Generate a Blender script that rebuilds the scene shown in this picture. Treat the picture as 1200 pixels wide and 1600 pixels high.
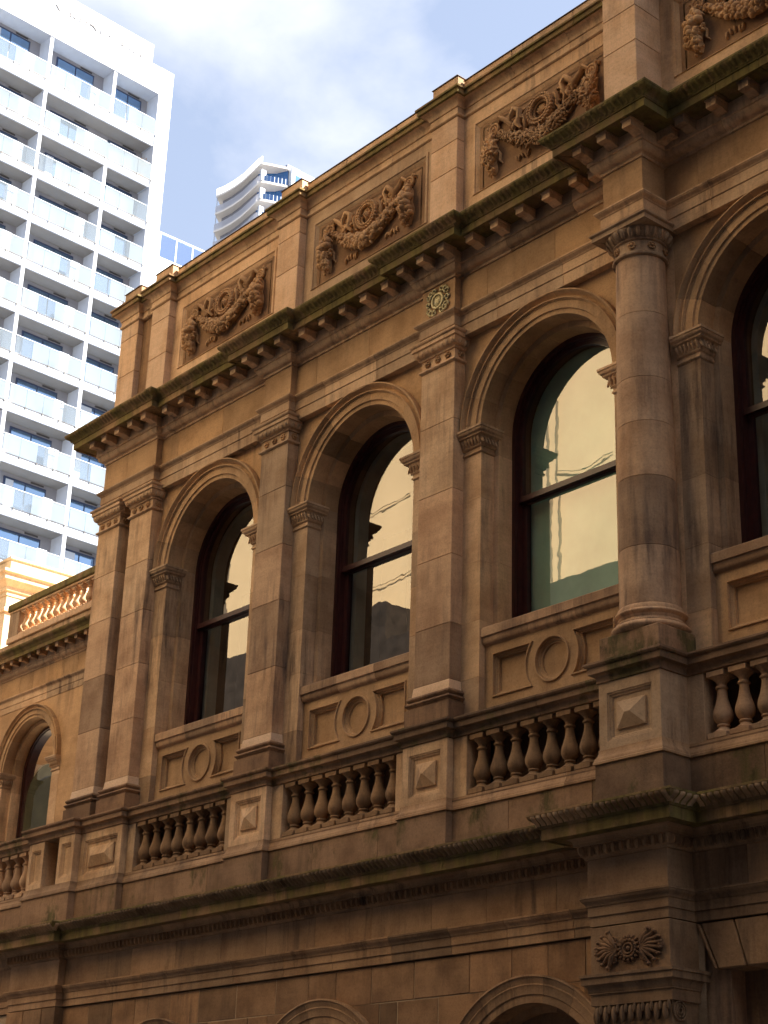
import bpy, bmesh, math, random
from mathutils import Vector, Matrix
from mathutils.geometry import tessellate_polygon
random.seed(7)
R = math.radians
for o in list(bpy.data.objects):
    bpy.data.objects.remove(o)
SC = bpy.context.scene
COL = SC.collection
GZ = -7.85                                   # street level (z = 0 is the foot of the upper pilaster shafts)

# ------------------------------------------------------------------ camera
cam_d = bpy.data.cameras.new('camera')
cam = bpy.data.objects.new('camera', cam_d)
COL.objects.link(cam)
SC.camera = cam
F_PX, YAW, PITCH, ROLL = 2690.96, 0.8744, 0.3944, 0.0339
cam.location = (15.2955, -13.6458, -6.2459)
cam_d.sensor_fit = 'VERTICAL'
cam_d.sensor_height = 36.0
cam_d.lens = F_PX / 1600.0 * 36.0
cam_d.clip_start = 0.1
cam_d.clip_end = 3000
_f = Vector((-math.sin(YAW) * math.cos(PITCH), math.cos(YAW) * math.cos(PITCH), math.sin(PITCH)))
_r = Vector((math.cos(YAW), math.sin(YAW), 0))
_u = _r.cross(_f)
_r2 = _r * math.cos(ROLL) + _u * math.sin(ROLL)
_u2 = -_r * math.sin(ROLL) + _u * math.cos(ROLL)
cam.rotation_euler = Matrix((_r2, _u2, -_f)).transposed().to_euler()

# ------------------------------------------------------------------ sky, sun, exposure
SUN_AZ, SUN_EL = R(46), R(48.5)              # azimuth measured from +Y (behind the facade) towards +X
world = bpy.data.worlds.new('World')
SC.world = world
world.use_nodes = True
wn, wl = world.node_tree.nodes, world.node_tree.links
wn.clear()
sky = wn.new('ShaderNodeTexSky')
sky.sky_type = 'NISHITA'
sky.sun_disc = False
sky.sun_elevation = SUN_EL
sky.sun_rotation = SUN_AZ
sky.altitude = 50
sky.air_density = 1.0
sky.dust_density = 1.6
tc = wn.new('ShaderNodeTexCoord')
mp = wn.new('ShaderNodeMapping')
mp.inputs['Scale'].default_value = (1.0, 1.0, 1.9)
mp.inputs['Location'].default_value = (0.37, 0.2, 0.1)
cn = wn.new('ShaderNodeTexNoise')
cn.inputs['Scale'].default_value = 3.4
cn.inputs['Detail'].default_value = 9
cn.inputs['Roughness'].default_value = 0.52
cn.inputs['Distortion'].default_value = 0.35
cr = wn.new('ShaderNodeValToRGB')
cr.color_ramp.elements[0].position = 0.41
cr.color_ramp.elements[0].color = (0.30, 0.30, 0.30, 1)
cr.color_ramp.elements[1].position = 0.57
cr.color_ramp.elements[1].color = (0.95, 0.95, 0.95, 1)
mx = wn.new('ShaderNodeMix')
mx.data_type = 'RGBA'
mx.inputs['B'].default_value = (4.15, 4.3, 4.75, 1)
bg = wn.new('ShaderNodeBackground')
bg.inputs['Strength'].default_value = 0.05
wo = wn.new('ShaderNodeOutputWorld')
wl.new(tc.outputs['Generated'], mp.inputs['Vector'])
wl.new(mp.outputs['Vector'], cn.inputs['Vector'])
wl.new(cn.outputs['Fac'], cr.inputs['Fac'])
wl.new(cr.outputs['Color'], mx.inputs['Factor'])
wl.new(sky.outputs['Color'], mx.inputs['A'])
wl.new(mx.outputs['Result'], bg.inputs['Color'])
wl.new(bg.outputs['Background'], wo.inputs['Surface'])

sun_d = bpy.data.lights.new('sun', 'SUN')
sun_d.energy = 5.0
sun_d.angle = R(0.53)
sun_d.color = (1.0, 0.91, 0.78)
sun = bpy.data.objects.new('sun', sun_d)
COL.objects.link(sun)
_s = Vector((math.sin(SUN_AZ) * math.cos(SUN_EL), math.cos(SUN_AZ) * math.cos(SUN_EL), math.sin(SUN_EL)))
sun.location = _s * 100
sun.rotation_euler = _s.to_track_quat('Z', 'Y').to_euler()

vs = SC.view_settings
vs.view_transform = 'Standard'
vs.look = 'None'
vs.gamma = 1.0
vs.exposure = 2.4
vs.use_curve_mapping = False
SC.render.resolution_x, SC.render.resolution_y = 768, 1024
SC.render.engine = 'CYCLES'
SC.cycles.max_bounces = 8
SC.cycles.diffuse_bounces = 4
SC.cycles.transparent_max_bounces = 12

# ------------------------------------------------------------------ materials
def nmat(name):
    m = bpy.data.materials.new(name)
    m.use_nodes = True
    nt = m.node_tree
    b = nt.nodes['Principled BSDF']
    return m, nt.nodes, nt.links, b

def ramp(n, stops):
    r = n.new('ShaderNodeValToRGB')
    e = r.color_ramp.elements
    while len(e) < len(stops):
        e.new(0.5)
    for i, (p, c) in enumerate(stops):
        e[i].position = p
        e[i].color = (*c, 1) if len(c) == 3 else c
    return r

def g3(v):
    return (v, v, v)

def stone(name, light, dark, deep, moss=None, moss_amt=0.0, bump=0.35, streak=0.95, rough=0.9, vary=0.42):
    """weathered sandstone: tone differs stone by stone, with bedding, blotches, soot streaks and lichen"""
    m, n, l, b = nmat(name)
    geo = n.new('ShaderNodeNewGeometry')
    oi = n.new('ShaderNodeObjectInfo')
    mul = n.new('ShaderNodeMath'); mul.operation = 'MULTIPLY'; mul.inputs[1].default_value = 37.0
    add = n.new('ShaderNodeVectorMath'); add.operation = 'ADD'
    l.new(oi.outputs['Random'], mul.inputs[0])
    l.new(geo.outputs['Position'], add.inputs[0])
    l.new(mul.outputs[0], add.inputs[1])
    def tex(scale, detail, vscale, src=add.outputs[0], rgh=0.6):
        mpn = n.new('ShaderNodeMapping'); mpn.inputs['Scale'].default_value = vscale
        l.new(src, mpn.inputs['Vector'])
        t = n.new('ShaderNodeTexNoise'); t.inputs['Scale'].default_value = scale
        t.inputs['Detail'].default_value = detail; t.inputs['Roughness'].default_value = rgh
        l.new(mpn.outputs['Vector'], t.inputs['Vector'])
        return t
    blot = tex(1.7, 7, (1, 1, 1))
    bed = tex(2.2, 5, (0.5, 0.5, 9))
    strk = tex(2.6, 6, (3.2, 3.2, 0.35), geo.outputs['Position'], 0.65)
    fine = tex(38, 4, (1, 1, 1))
    soot = tex(0.8, 5, (1, 1, 0.8), geo.outputs['Position'])
    r1 = ramp(n, [(0.36, dark), (0.58, light)])
    l.new(blot.outputs['Fac'], r1.inputs['Fac'])
    def mix(a, bb, fac, typ='MIX'):
        x = n.new('ShaderNodeMix'); x.data_type = 'RGBA'; x.blend_type = typ
        for s, v in (('A', a), ('B', bb), ('Factor', fac)):
            if hasattr(v, 'is_output'):
                l.new(v, x.inputs[s])
            elif isinstance(v, tuple):
                x.inputs[s].default_value = (*v, 1)
            else:
                x.inputs[s].default_value = v
        return x.outputs['Result']
    rb = ramp(n, [(0.35, g3(0.80)), (0.65, g3(1.08))])
    l.new(bed.outputs['Fac'], rb.inputs['Fac'])
    c = mix(r1.outputs['Color'], rb.outputs['Color'], 0.3, 'MULTIPLY')
    rv = ramp(n, [(0.0, g3(1 - vary)), (0.45, (1.0, 0.99, 0.98)), (0.8, (1.05, 1.0, 0.92)), (1.0, (1.0 + vary * 0.4, 1.0 + vary * 0.3, 1.0 + vary * 0.2))])
    l.new(oi.outputs['Random'], rv.inputs['Fac'])
    c = mix(c, rv.outputs['Color'], 0.9, 'MULTIPLY')
    rs = ramp(n, [(0.46, g3(0)), (0.68, g3(1))])
    l.new(strk.outputs['Fac'], rs.inputs['Fac'])
    rs2 = ramp(n, [(0.40, g3(0)), (0.66, g3(1))])
    l.new(soot.outputs['Fac'], rs2.inputs['Fac'])
    sm = n.new('ShaderNodeMath'); sm.operation = 'MULTIPLY'
    l.new(rs.outputs['Color'], sm.inputs[0]); l.new(rs2.outputs['Color'], sm.inputs[1])
    sm2 = n.new('ShaderNodeMath'); sm2.operation = 'MULTIPLY'; sm2.inputs[1].default_value = streak
    l.new(sm.outputs[0], sm2.inputs[0])
    c = mix(c, deep, sm2.outputs[0])
    rf = ramp(n, [(0.30, g3(0.72)), (0.5, g3(1.0)), (0.75, g3(1.12))])
    l.new(fine.outputs['Fac'], rf.inputs['Fac'])
    c = mix(c, rf.outputs['Color'], 0.6, 'MULTIPLY')
    if moss:
        mo = tex(1.5, 8, (1.2, 1.2, 0.7), geo.outputs['Position'], 0.7)
        rm = ramp(n, [(0.5 - moss_amt * 0.3, g3(0)), (0.60 - moss_amt * 0.2, g3(1))])
        l.new(mo.outputs['Fac'], rm.inputs['Fac'])
        mm = n.new('ShaderNodeMath'); mm.operation = 'MULTIPLY'; mm.inputs[1].default_value = 0.85
        l.new(rm.outputs['Color'], mm.inputs[0])
        mcol = ramp(n, [(0.35, tuple(v * 0.35 for v in moss)), (0.6, moss)])
        l.new(strk.outputs['Fac'], mcol.inputs['Fac'])
        c = mix(c, mcol.outputs['Color'], mm.outputs[0])
    l.new(c, b.inputs['Base Color'])
    b.inputs['Roughness'].default_value = rough
    b.inputs['Specular IOR Level'].default_value = 0.25
    bp = n.new('ShaderNodeBump'); bp.inputs['Strength'].default_value = bump; bp.inputs['Distance'].default_value = 0.012
    hm = n.new('ShaderNodeMath'); hm.operation = 'ADD'
    l.new(fine.outputs['Fac'], hm.inputs[0]); l.new(blot.outputs['Fac'], hm.inputs[1])
    l.new(hm.outputs[0], bp.inputs['Height'])
    bv = n.new('ShaderNodeBevel'); bv.samples = 3; bv.inputs['Radius'].default_value = 0.004
    l.new(bv.outputs['Normal'], bp.inputs['Normal'])
    l.new(bp.outputs['Normal'], b.inputs['Normal'])
    return m

def plain(name, col, rough=0.6, spec=0.5, metal=0.0, noise=0.0, nscale=4.0, bump=0.0):
    m, n, l, b = nmat(name)
    b.inputs['Roughness'].default_value = rough
    b.inputs['Metallic'].default_value = metal
    b.inputs['Specular IOR Level'].default_value = spec
    if noise:
        geo = n.new('ShaderNodeNewGeometry')
        t = n.new('ShaderNodeTexNoise'); t.inputs['Scale'].default_value = nscale; t.inputs['Detail'].default_value = 6
        l.new(geo.outputs['Position'], t.inputs['Vector'])
        r = ramp(n, [(0.3, tuple(max(0, v * (1 - noise)) for v in col)), (0.7, tuple(min(1, v * (1 + noise * 0.6)) for v in col))])
        l.new(t.outputs['Fac'], r.inputs['Fac'])
        l.new(r.outputs['Color'], b.inputs['Base Color'])
        if bump:
            bp = n.new('ShaderNodeBump'); bp.inputs['Strength'].default_value = bump; bp.inputs['Distance'].default_value = 0.02
            l.new(t.outputs['Fac'], bp.inputs['Height']); l.new(bp.outputs['Normal'], b.inputs['Normal'])
    else:
        b.inputs['Base Color'].default_value = (*col, 1)
    return m

def glass(name, tint, refl, wobble=0.0, clear=(0.75, 0.8, 0.78), rough=0.0):
    """pane: see-through with a mirror share that grows towards grazing angles; old panes ripple"""
    m, n, l, b = nmat(name)
    n.remove(b)
    out = n['Material Output']
    tr = n.new('ShaderNodeBsdfTransparent'); tr.inputs['Color'].default_value = (*clear, 1)
    gl = n.new('ShaderNodeBsdfGlossy'); gl.inputs['Color'].default_value = (*tint, 1); gl.inputs['Roughness'].default_value = rough
    lwt = n.new('ShaderNodeLayerWeight'); lwt.inputs['Blend'].default_value = 0.5
    lw = n.new('ShaderNodeMath'); lw.operation = 'POWER'; lw.inputs[1].default_value = 4.0
    l.new(lwt.outputs['Facing'], lw.inputs[0])
    ad = n.new('ShaderNodeMath'); ad.operation = 'ADD'; ad.inputs[1].default_value = refl; ad.use_clamp = True
    l.new(lw.outputs[0], ad.inputs[0])
    ms = n.new('ShaderNodeMixShader')
    l.new(ad.outputs[0], ms.inputs[0]); l.new(tr.outputs[0], ms.inputs[1]); l.new(gl.outputs[0], ms.inputs[2])
    l.new(ms.outputs[0], out.inputs['Surface'])
    if wobble:
        geo = n.new('ShaderNodeNewGeometry')
        t = n.new('ShaderNodeTexNoise'); t.inputs['Scale'].default_value = 2.6; t.inputs['Detail'].default_value = 2
        l.new(geo.outputs['Position'], t.inputs['Vector'])
        bp = n.new('ShaderNodeBump'); bp.inputs['Strength'].default_value = wobble; bp.inputs['Distance'].default_value = 0.02
        l.new(t.outputs['Fac'], bp.inputs['Height']); l.new(bp.outputs['Normal'], gl.inputs['Normal'])
    return m

SL, SD, SP = (0.64, 0.435, 0.265), (0.47, 0.295, 0.165), (0.105, 0.066, 0.048)
M = {}
M['stone'] = stone('sandstone', SL, SD, SP)
M['stone_warm'] = stone('sandstone_warm', (0.54, 0.34, 0.18), (0.39, 0.235, 0.118), SP, vary=0.3, streak=0.4)
M['stone_pale'] = stone('sandstone_pale', (0.67, 0.455, 0.29), (0.56, 0.35, 0.20), SP, streak=0.5, vary=0.24)
M['stone_grey'] = stone('sandstone_greyed', (0.58, 0.375, 0.225), (0.41, 0.245, 0.14), (0.12, 0.078, 0.058), streak=0.95)
M['stone_dark'] = stone('sandstone_sooty', (0.30, 0.175, 0.095), (0.15, 0.085, 0.05), (0.05, 0.032, 0.025), streak=0.9)
M['stone_moss'] = stone('sandstone_mossy', (0.36, 0.22, 0.11), (0.20, 0.125, 0.06), (0.045, 0.035, 0.02), moss=(0.19, 0.15, 0.04), moss_amt=0.28, streak=1.0, bump=0.6)
M['stone_plinth'] = stone('sandstone_plinth', (0.34, 0.21, 0.125), (0.21, 0.125, 0.072), (0.06, 0.045, 0.03), moss=(0.11, 0.095, 0.03), moss_amt=-0.1, streak=0.8)  # darker, browner stone for plinths and rails, with some moss
M['carved'] = stone('sandstone_carved', (0.54, 0.33, 0.17), (0.35, 0.20, 0.098), (0.09, 0.05, 0.03), vary=0.25, streak=0.6, bump=0.5)
M['ashlar'] = stone('sandstone_ashlar', (0.38, 0.22, 0.115), (0.23, 0.13, 0.068), (0.06, 0.04, 0.032), vary=0.5, streak=0.8)
M['mortar'] = stone('lime_mortar', (0.50, 0.36, 0.23), (0.36, 0.25, 0.15), SP, vary=0.0, streak=0.3)
M['balstone'] = stone('sandstone_brown', (0.33, 0.20, 0.105), (0.22, 0.125, 0.062), (0.07, 0.045, 0.03), vary=0.2)
M['leafstone'] = stone('sandstone_leaf', (0.55, 0.36, 0.20), (0.22, 0.13, 0.065), (0.03, 0.025, 0.015), streak=1.0)
M['stone_new'] = stone('sandstone_new', (0.72, 0.50, 0.33), (0.62, 0.41, 0.25), SP, streak=0.1, vary=0.08)
M['stone_low'] = stone('sandstone_lower', (0.44, 0.275, 0.155), (0.29, 0.17, 0.092), (0.07, 0.047, 0.035), streak=1.0, vary=0.4)  # lower storey stone, darker all over than the upper stone
M['core'] = stone('sandstone_joint', (0.30, 0.175, 0.09), (0.20, 0.11, 0.06), SP, vary=0.0)
M['verdigris'] = plain('weathered_brass', (0.55, 0.47, 0.25), 0.5, 0.5, 0.25, 0.5, 40)
M['paint'] = plain('oxblood_paint', (0.055, 0.014, 0.012), 0.35, 0.5, 0, 0.3, 9)
M['inner'] = plain('grey_green_paint', (0.30, 0.33, 0.27), 0.5, 0.4, 0, 0.15, 5)
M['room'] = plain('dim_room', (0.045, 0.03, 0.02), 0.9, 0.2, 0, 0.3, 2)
M['timber'] = plain('dark_timber', (0.085, 0.04, 0.018), 0.5, 0.4, 0, 0.35, 6)
M['green'] = plain('green_board', (0.28, 0.47, 0.36), 0.7, 0.3, 0, 0.2, 2.5)
M['blind'] = plain('olive_blind', (0.10, 0.09, 0.055), 0.9, 0.2, 0, 0.3, 3)
M['pane'] = glass('old_window_glass', (1.0, 0.95, 0.86), 0.15, wobble=0.02, clear=(0.9, 0.92, 0.9))
M['pane_dull'] = glass('dusty_glass', (0.7, 0.7, 0.65), 0.05, wobble=0.02)
M['lead'] = plain('lead_flashing', (0.16, 0.11, 0.09), 0.6, 0.4, 0.3, 0.4, 12)

# ------------------------------------------------------------------ mesh helpers
def finish(bm, name, mats, smooth=32):
    bmesh.ops.recalc_face_normals(bm, faces=bm.faces[:])
    if smooth:
        for fc in bm.faces:
            fc.smooth = True
        lim = R(smooth)
        for e in bm.edges:
            if len(e.link_faces) == 2:
                e.smooth = e.calc_face_angle(0) < lim
    me = bpy.data.meshes.new(name)
    bm.to_mesh(me)
    bm.free()
    for mm in (mats if isinstance(mats, (list, tuple)) else [mats]):
        me.materials.append(M[mm] if isinstance(mm, str) else mm)
    return me

WP = {}
def put(name, me, parent=None, pos=(0, 0, 0), rot=None, scale=None):
    """link one object; pos is in world space, parents carry no rotation"""
    o = bpy.data.objects.new(name, me)
    COL.objects.link(o)
    p = Vector(pos)
    WP[o.name] = p.copy()
    if parent:
        o.parent = parent
        p = p - WP[parent.name]
    o.location = p
    if rot:
        o.rotation_euler = rot
    if scale is not None:
        o.scale = scale if isinstance(scale, tuple) else (scale,) * 3
    return o

def thing(name, label, cat, pos, group=None, me=None):
    o = put(name, me, None, pos)
    o['label'] = label
    o['category'] = cat
    if group:
        o['group'] = group
    return o

CACHE = {}
def cached(key, fn):
    if key not in CACHE:
        CACHE[key] = fn()
    return CACHE[key]

def bx(bm, x0, x1, y0, y1, z0, z1, ch=0.0):
    if ch <= 0:
        v = [bm.verts.new((x, y, z)) for x in (x0, x1) for y in (y0, y1) for z in (z0, z1)]
        for q in ((0, 1, 3, 2), (4, 6, 7, 5), (0, 4, 5, 1), (2, 3, 7, 6), (0, 2, 6, 4), (1, 5, 7, 3)):
            bm.faces.new([v[i] for i in q])
        return
    mt = Matrix.Translation(((x0 + x1) / 2, (y0 + y1) / 2, (z0 + z1) / 2)) @ Matrix.Diagonal((x1 - x0, y1 - y0, z1 - z0, 1))
    r = bmesh.ops.create_cube(bm, size=1.0, matrix=mt)
    es = {e for v in r['verts'] for e in v.link_edges}
    bmesh.ops.bevel(bm, geom=list(es), offset=ch, segments=1, affect='EDGES', profile=0.5)

def boxmesh(name, dims, mat, ch=0.006):
    def f():
        bm = bmesh.new(); bx(bm, *dims, ch=ch); return finish(bm, name, mat, 0)
    return f()

def box(name, parent, x0, x1, y0, y1, z0, z1, mat, ch=0.006, key=None):
    cx, cy, cz = (x0 + x1) / 2, (y0 + y1) / 2, (z0 + z1) / 2
    a, b, c = (x1 - x0) / 2, (y1 - y0) / 2, (z1 - z0) / 2
    k = ('box', round(a, 4), round(b, 4), round(c, 4), mat, ch)
    me = cached(k, lambda: boxmesh(name, (-a, a, -b, b, -c, c), mat, ch))
    return put(name, me, parent, (cx, cy, cz))

def outw(d):
    return Vector((d.y, -d.x))

def path_frames(path):
    pts = [Vector(p) for p in path]
    fr = []
    for i, p in enumerate(pts):
        d1 = (p - pts[i - 1]).normalized() if i else None
        d2 = (pts[i + 1] - p).normalized() if i < len(pts) - 1 else None
        if d1 is None: m = outw(d2)
        elif d2 is None: m = outw(d1)
        else:
            a, b = outw(d1), outw(d2)
            m = (a + b) / max(0.05, 1 + a.dot(b))
        fr.append((p, m))
    return fr

def sweep_pieces(path, cuts, gap=0.0035):
    """split a plan path with mitred corners into stones; cuts = arc positions on straight runs"""
    fr = path_frames(path)
    pts = [p for p, _ in fr]
    acc = [0.0]
    for i in range(1, len(pts)):
        acc.append(acc[-1] + (pts[i] - pts[i - 1]).length)
    def frame_at(s):
        for i in range(1, len(pts)):
            if s <= acc[i] + 1e-9:
                t = (s - acc[i - 1]) / (acc[i] - acc[i - 1])
                d = (pts[i] - pts[i - 1]).normalized()
                return (pts[i - 1].lerp(pts[i], t), outw(d))
        return fr[-1]
    cuts = sorted(cuts)
    edges = [0.0] + cuts + [acc[-1]]
    out = []
    for a, b in zip(edges[:-1], edges[1:]):
        a2 = a + (gap if a > 0 else 0)
        b2 = b - (gap if b < acc[-1] else 0)
        seq = [frame_at(a2) if a > 0 else fr[0]]
        seq += [fr[i] for i in range(1, len(pts) - 1) if a2 + 1e-4 < acc[i] < b2 - 1e-4]
        seq += [frame_at(b2) if b < acc[-1] else fr[-1]]
        out.append(seq)
    return out

def arc_len(path, upto):
    return sum((Vector(path[i]) - Vector(path[i - 1])).length for i in range(1, upto + 1))

def sweep_mesh(name, frames, prof, mat, origin=(0, 0, 0)):
    bm = bmesh.new()
    ox, oy, oz = origin
    rings = []
    for p, m in frames:
        rings.append([bm.verts.new((p.x + m.x * o - ox, p.y + m.y * o - oy, z - oz)) for o, z in prof])
    k = len(prof)
    for a, b in zip(rings[:-1], rings[1:]):
        for i in range(k):
            j = (i + 1) % k
            bm.faces.new((a[i], a[j], b[j], b[i]))
    for rg, rev in ((rings[0], False), (rings[-1], True)):
        tri = tessellate_polygon([[Vector((o, z, 0)) for o, z in prof]])
        for t in tri:
            try: bm.faces.new([rg[i] for i in t])
            except ValueError: pass
    return finish(bm, name, mat, 28)

def sweep(name, parent, path, prof, mat, cuts=(), gap=0.0035):
    objs = []
    for fr in sweep_pieces(path, list(cuts), gap):
        c = fr[len(fr) // 2][0]
        o = (c.x, c.y, prof[0][1])
        objs.append(put(name, sweep_mesh(name, fr, prof, mat, o), parent, o))
    return objs

def curve(p0, p1, n, kind='ovolo'):
    """profile quarter rounds between two (o, z) points"""
    (o0, z0), (o1, z1) = p0, p1
    r = []
    for i in range(n + 1):
        t = i / n
        if kind == 'ovolo':   a, b = math.sin(t * math.pi / 2), 1 - math.cos(t * math.pi / 2)
        elif kind == 'cavetto': a, b = 1 - math.cos(t * math.pi / 2), math.sin(t * math.pi / 2)
        else: a, b = t - math.sin(2 * math.pi * t) / (2 * math.pi) * 0.9, t
        r.append((o0 + (o1 - o0) * a, z0 + (z1 - z0) * b))
    return r

def tess_plate(bm, loops3):
    tri = tessellate_polygon([[Vector(p) for p in lp] for lp in loops3])
    vs_ = [bm.verts.new(p) for lp in loops3 for p in lp]
    for t in tri:
        try: bm.faces.new([vs_[i] for i in t])
        except ValueError: pass
    return vs_

def nest(bm, loops, cap=True):
    """rings of equal length joined one to the next; last ring closed"""
    rg = [[bm.verts.new(p) for p in lp] for lp in loops]
    k = len(rg[0])
    for a, b in zip(rg[:-1], rg[1:]):
        for i in range(k):
            j = (i + 1) % k
            bm.faces.new((a[i], a[j], b[j], b[i]))
    if cap:
        bm.faces.new(rg[-1])

def rect(x0, x1, z0, z1, y):
    return [(x0, y, z0), (x1, y, z0), (x1, y, z1), (x0, y, z1)]

def lathe(bm, prof, seg=20, cx=0, cy=0, a0=0.0, a1=2 * math.pi, caps=True):
    full = abs(a1 - a0 - 2 * math.pi) < 1e-6
    n = seg if full else seg + 1
    rg = []
    for r, z in prof:
        rg.append([bm.verts.new((cx + r * math.cos(a0 + (a1 - a0) * i / seg), cy + r * math.sin(a0 + (a1 - a0) * i / seg), z)) for i in range(n)])
    for a, b in zip(rg[:-1], rg[1:]):
        for i in range(seg):
            j = (i + 1) % n
            bm.faces.new((a[i], a[j], b[j], b[i]))
    if caps and full:
        bm.faces.new(rg[0][::-1]); bm.faces.new(rg[-1])

UNIT = {}
def blob(bm, c, rx, ry, rz, rot=0.0, u=7, v=5, tilt=0.0):
    """small carved ellipsoid"""
    if (u, v) not in UNIT:
        UNIT[(u, v)] = [[(math.sin(math.pi * a / v) * math.cos(2 * math.pi * b / u), math.sin(math.pi * a / v) * math.sin(2 * math.pi * b / u), math.cos(math.pi * a / v)) for b in range(u)] for a in range(1, v)]
    mt = Matrix.Translation(c) @ Matrix.Rotation(rot, 4, 'Y') @ Matrix.Rotation(tilt, 4, 'X') @ Matrix.Diagonal((rx, ry, rz, 1))
    rg = [[bm.verts.new(mt @ Vector(p)) for p in row] for row in UNIT[(u, v)]]
    t, b_ = bm.verts.new(mt @ Vector((0, 0, 1))), bm.verts.new(mt @ Vector((0, 0, -1)))
    for i in range(u):
        k = (i + 1) % u
        bm.faces.new((t, rg[0][i], rg[0][k])); bm.faces.new((b_, rg[-1][k], rg[-1][i]))
        for a, b in zip(rg[:-1], rg[1:]):
            bm.faces.new((a[i], b[i], b[k], a[k]))

def ring_y(bm, c, rad, tube, seg=22, ts=8, sq=1.0):
    """torus standing in the facade plane"""
    rg = []
    for i in range(seg):
        a = 2 * math.pi * i / seg
        rg.append([bm.verts.new((c[0] + (rad + tube * math.cos(2 * math.pi * j / ts)) * math.cos(a), c[1] - tube * sq * math.sin(2 * math.pi * j / ts),
                                 c[2] + (rad + tube * math.cos(2 * math.pi * j / ts)) * math.sin(a))) for j in range(ts)])
    for i in range(seg):
        a, b = rg[i], rg[(i + 1) % seg]
        for j in range(ts):
            k = (j + 1) % ts
            bm.faces.new((a[j], a[k], b[k], b[j]))

def tube(bm, pts, rad, seg=6):
    pts = [Vector(p) for p in pts]
    rg = []
    for i, p in enumerate(pts):
        d = (pts[min(i + 1, len(pts) - 1)] - pts[max(i - 1, 0)]).normalized()
        a = d.orthogonal().normalized()
        if abs(d.y) < 0.95:
            a = Vector((0, 1, 0)) - d * d.y
            a.normalize()
        b = d.cross(a)
        r = rad[i] if isinstance(rad, (list, tuple)) else rad
        rg.append([bm.verts.new(p + a * r * math.cos(2 * math.pi * j / seg) + b * r * math.sin(2 * math.pi * j / seg)) for j in range(seg)])
    for a, b in zip(rg[:-1], rg[1:]):
        for j in range(seg):
            k = (j + 1) % seg
            bm.faces.new((a[j], a[k], b[k], b[j]))
    bm.faces.new(rg[0]); bm.faces.new(rg[-1][::-1])

def extrude_plan(bm, poly, z0, z1):
    lo = [bm.verts.new((x, y, z0)) for x, y in poly]
    hi = [bm.verts.new((x, y, z1)) for x, y in poly]
    k = len(poly)
    for i in range(k):
        j = (i + 1) % k
        bm.faces.new((lo[i], lo[j], hi[j], hi[i]))
    for t in tessellate_polygon([[Vector((x, y, 0)) for x, y in poly]]):
        bm.faces.new([lo[i] for i in t]); bm.faces.new([hi[i] for i in t])

# ------------------------------------------------------------------ ground
def sheet(name, x0, x1, y0, y1, z, mat):
    bm = bmesh.new()
    bm.faces.new([bm.verts.new(p) for p in ((x0, y0, z), (x1, y0, z), (x1, y1, z), (x0, y1, z))])
    o = put(name, finish(bm, name, mat, 0))
    o['kind'] = 'structure'
    return o
M['asphalt'] = plain('asphalt', (0.05, 0.05, 0.052), 0.9, 0.3, 0, 0.4, 30, 0.3)
M['paving'] = plain('granite_paving', (0.17, 0.16, 0.15), 0.8, 0.3, 0, 0.3, 8)
M['soil'] = plain('city_ground', (0.10, 0.098, 0.095), 0.95, 0.2, 0, 0.3, 1)
M['marking'] = plain('road_paint', (0.75, 0.75, 0.72), 0.7, 0.3)
sheet('ground', -900, 900, -900, 900, GZ - 0.14, 'soil')
sheet('road', -250, 250, -11.6, -4.2, GZ - 0.132, 'asphalt')
def slab(name, x0, x1, y0, y1, z0, z1, mat):
    o = box(name, None, x0, x1, y0, y1, z0, z1, mat, 0.01)
    o['kind'] = 'structure'
    return o
slab('pavement', -250, 250, -4.2, -0.6, GZ - 0.3, GZ, 'paving')
slab('pavement', -250, 250, -17.0, -11.6, GZ - 0.3, GZ, 'paving')
for k in range(-20, 21):
    sheet('road_marking', k * 9.0, k * 9.0 + 3, -7.96, -7.84, GZ - 0.127, 'marking')

# ================================================================== the sandstone building
XC = {0: -7.2, 1: -3.6, 2: 0.0}                  # pilasters
CX = [3.6, 7.2]                                  # columns
BAYS = [-5.4, -1.8, 1.8, 5.4]
XL, XR = -8.45, 8.3
BLD = thing('sandstone_building', 'ornate brown sandstone building with tall arched windows, pilasters and carved parapet', 'building', (-0.2, 0.2, GZ))

def ressaut(items, ybay, start, end):
    """plan path with breaks forward: items = (x0, x1, y)"""
    p = [start] if start else []
    for x0, x1, y in items:
        p += [(x0, ybay), (x0, y), (x1, y), (x1, ybay)]
    return p + [end]

def bay_cuts(path, ybay, xs):
    """arc positions for joints at x values lying on the y = ybay runs (or any x run)"""
    out = []
    acc = 0.0
    for a, b in zip(path[:-1], path[1:]):
        L = math.hypot(b[0] - a[0], b[1] - a[1])
        if abs(a[1] - b[1]) < 1e-6 and b[0] > a[0]:
            for x in xs:
                if a[0] + 0.06 < x < b[0] - 0.06:
                    out.append(acc + x - a[0])
        acc += L
    return out

# ---- backing masses (behind every dressed face)
def back_mass():
    bm = bmesh.new()
    bx(bm, XL + 0.05, XR, 0.6, 9.0, 4.9, 6.3)
    bx(bm, XL + 0.1, XR, 0.42, 0.85, 6.2, 8.72)
    bx(bm, XL + 0.05, XR, 0.62, 9.0, -3.3, -0.8)
    bx(bm, XL + 0.02, XL + 0.5, 0.25, 9.0, -2.0, 6.2)
    bx(bm, XR - 0.4, XR, 0.25, 9.0, GZ, 8.7)
    bx(bm, XL + 0.1, XR, 8.7, 9.1, GZ, 6.3)
    return finish(bm, 'backing_wall', 'core', 0)
put('backing_wall', back_mass(), BLD, (0, 0, 0))

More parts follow.
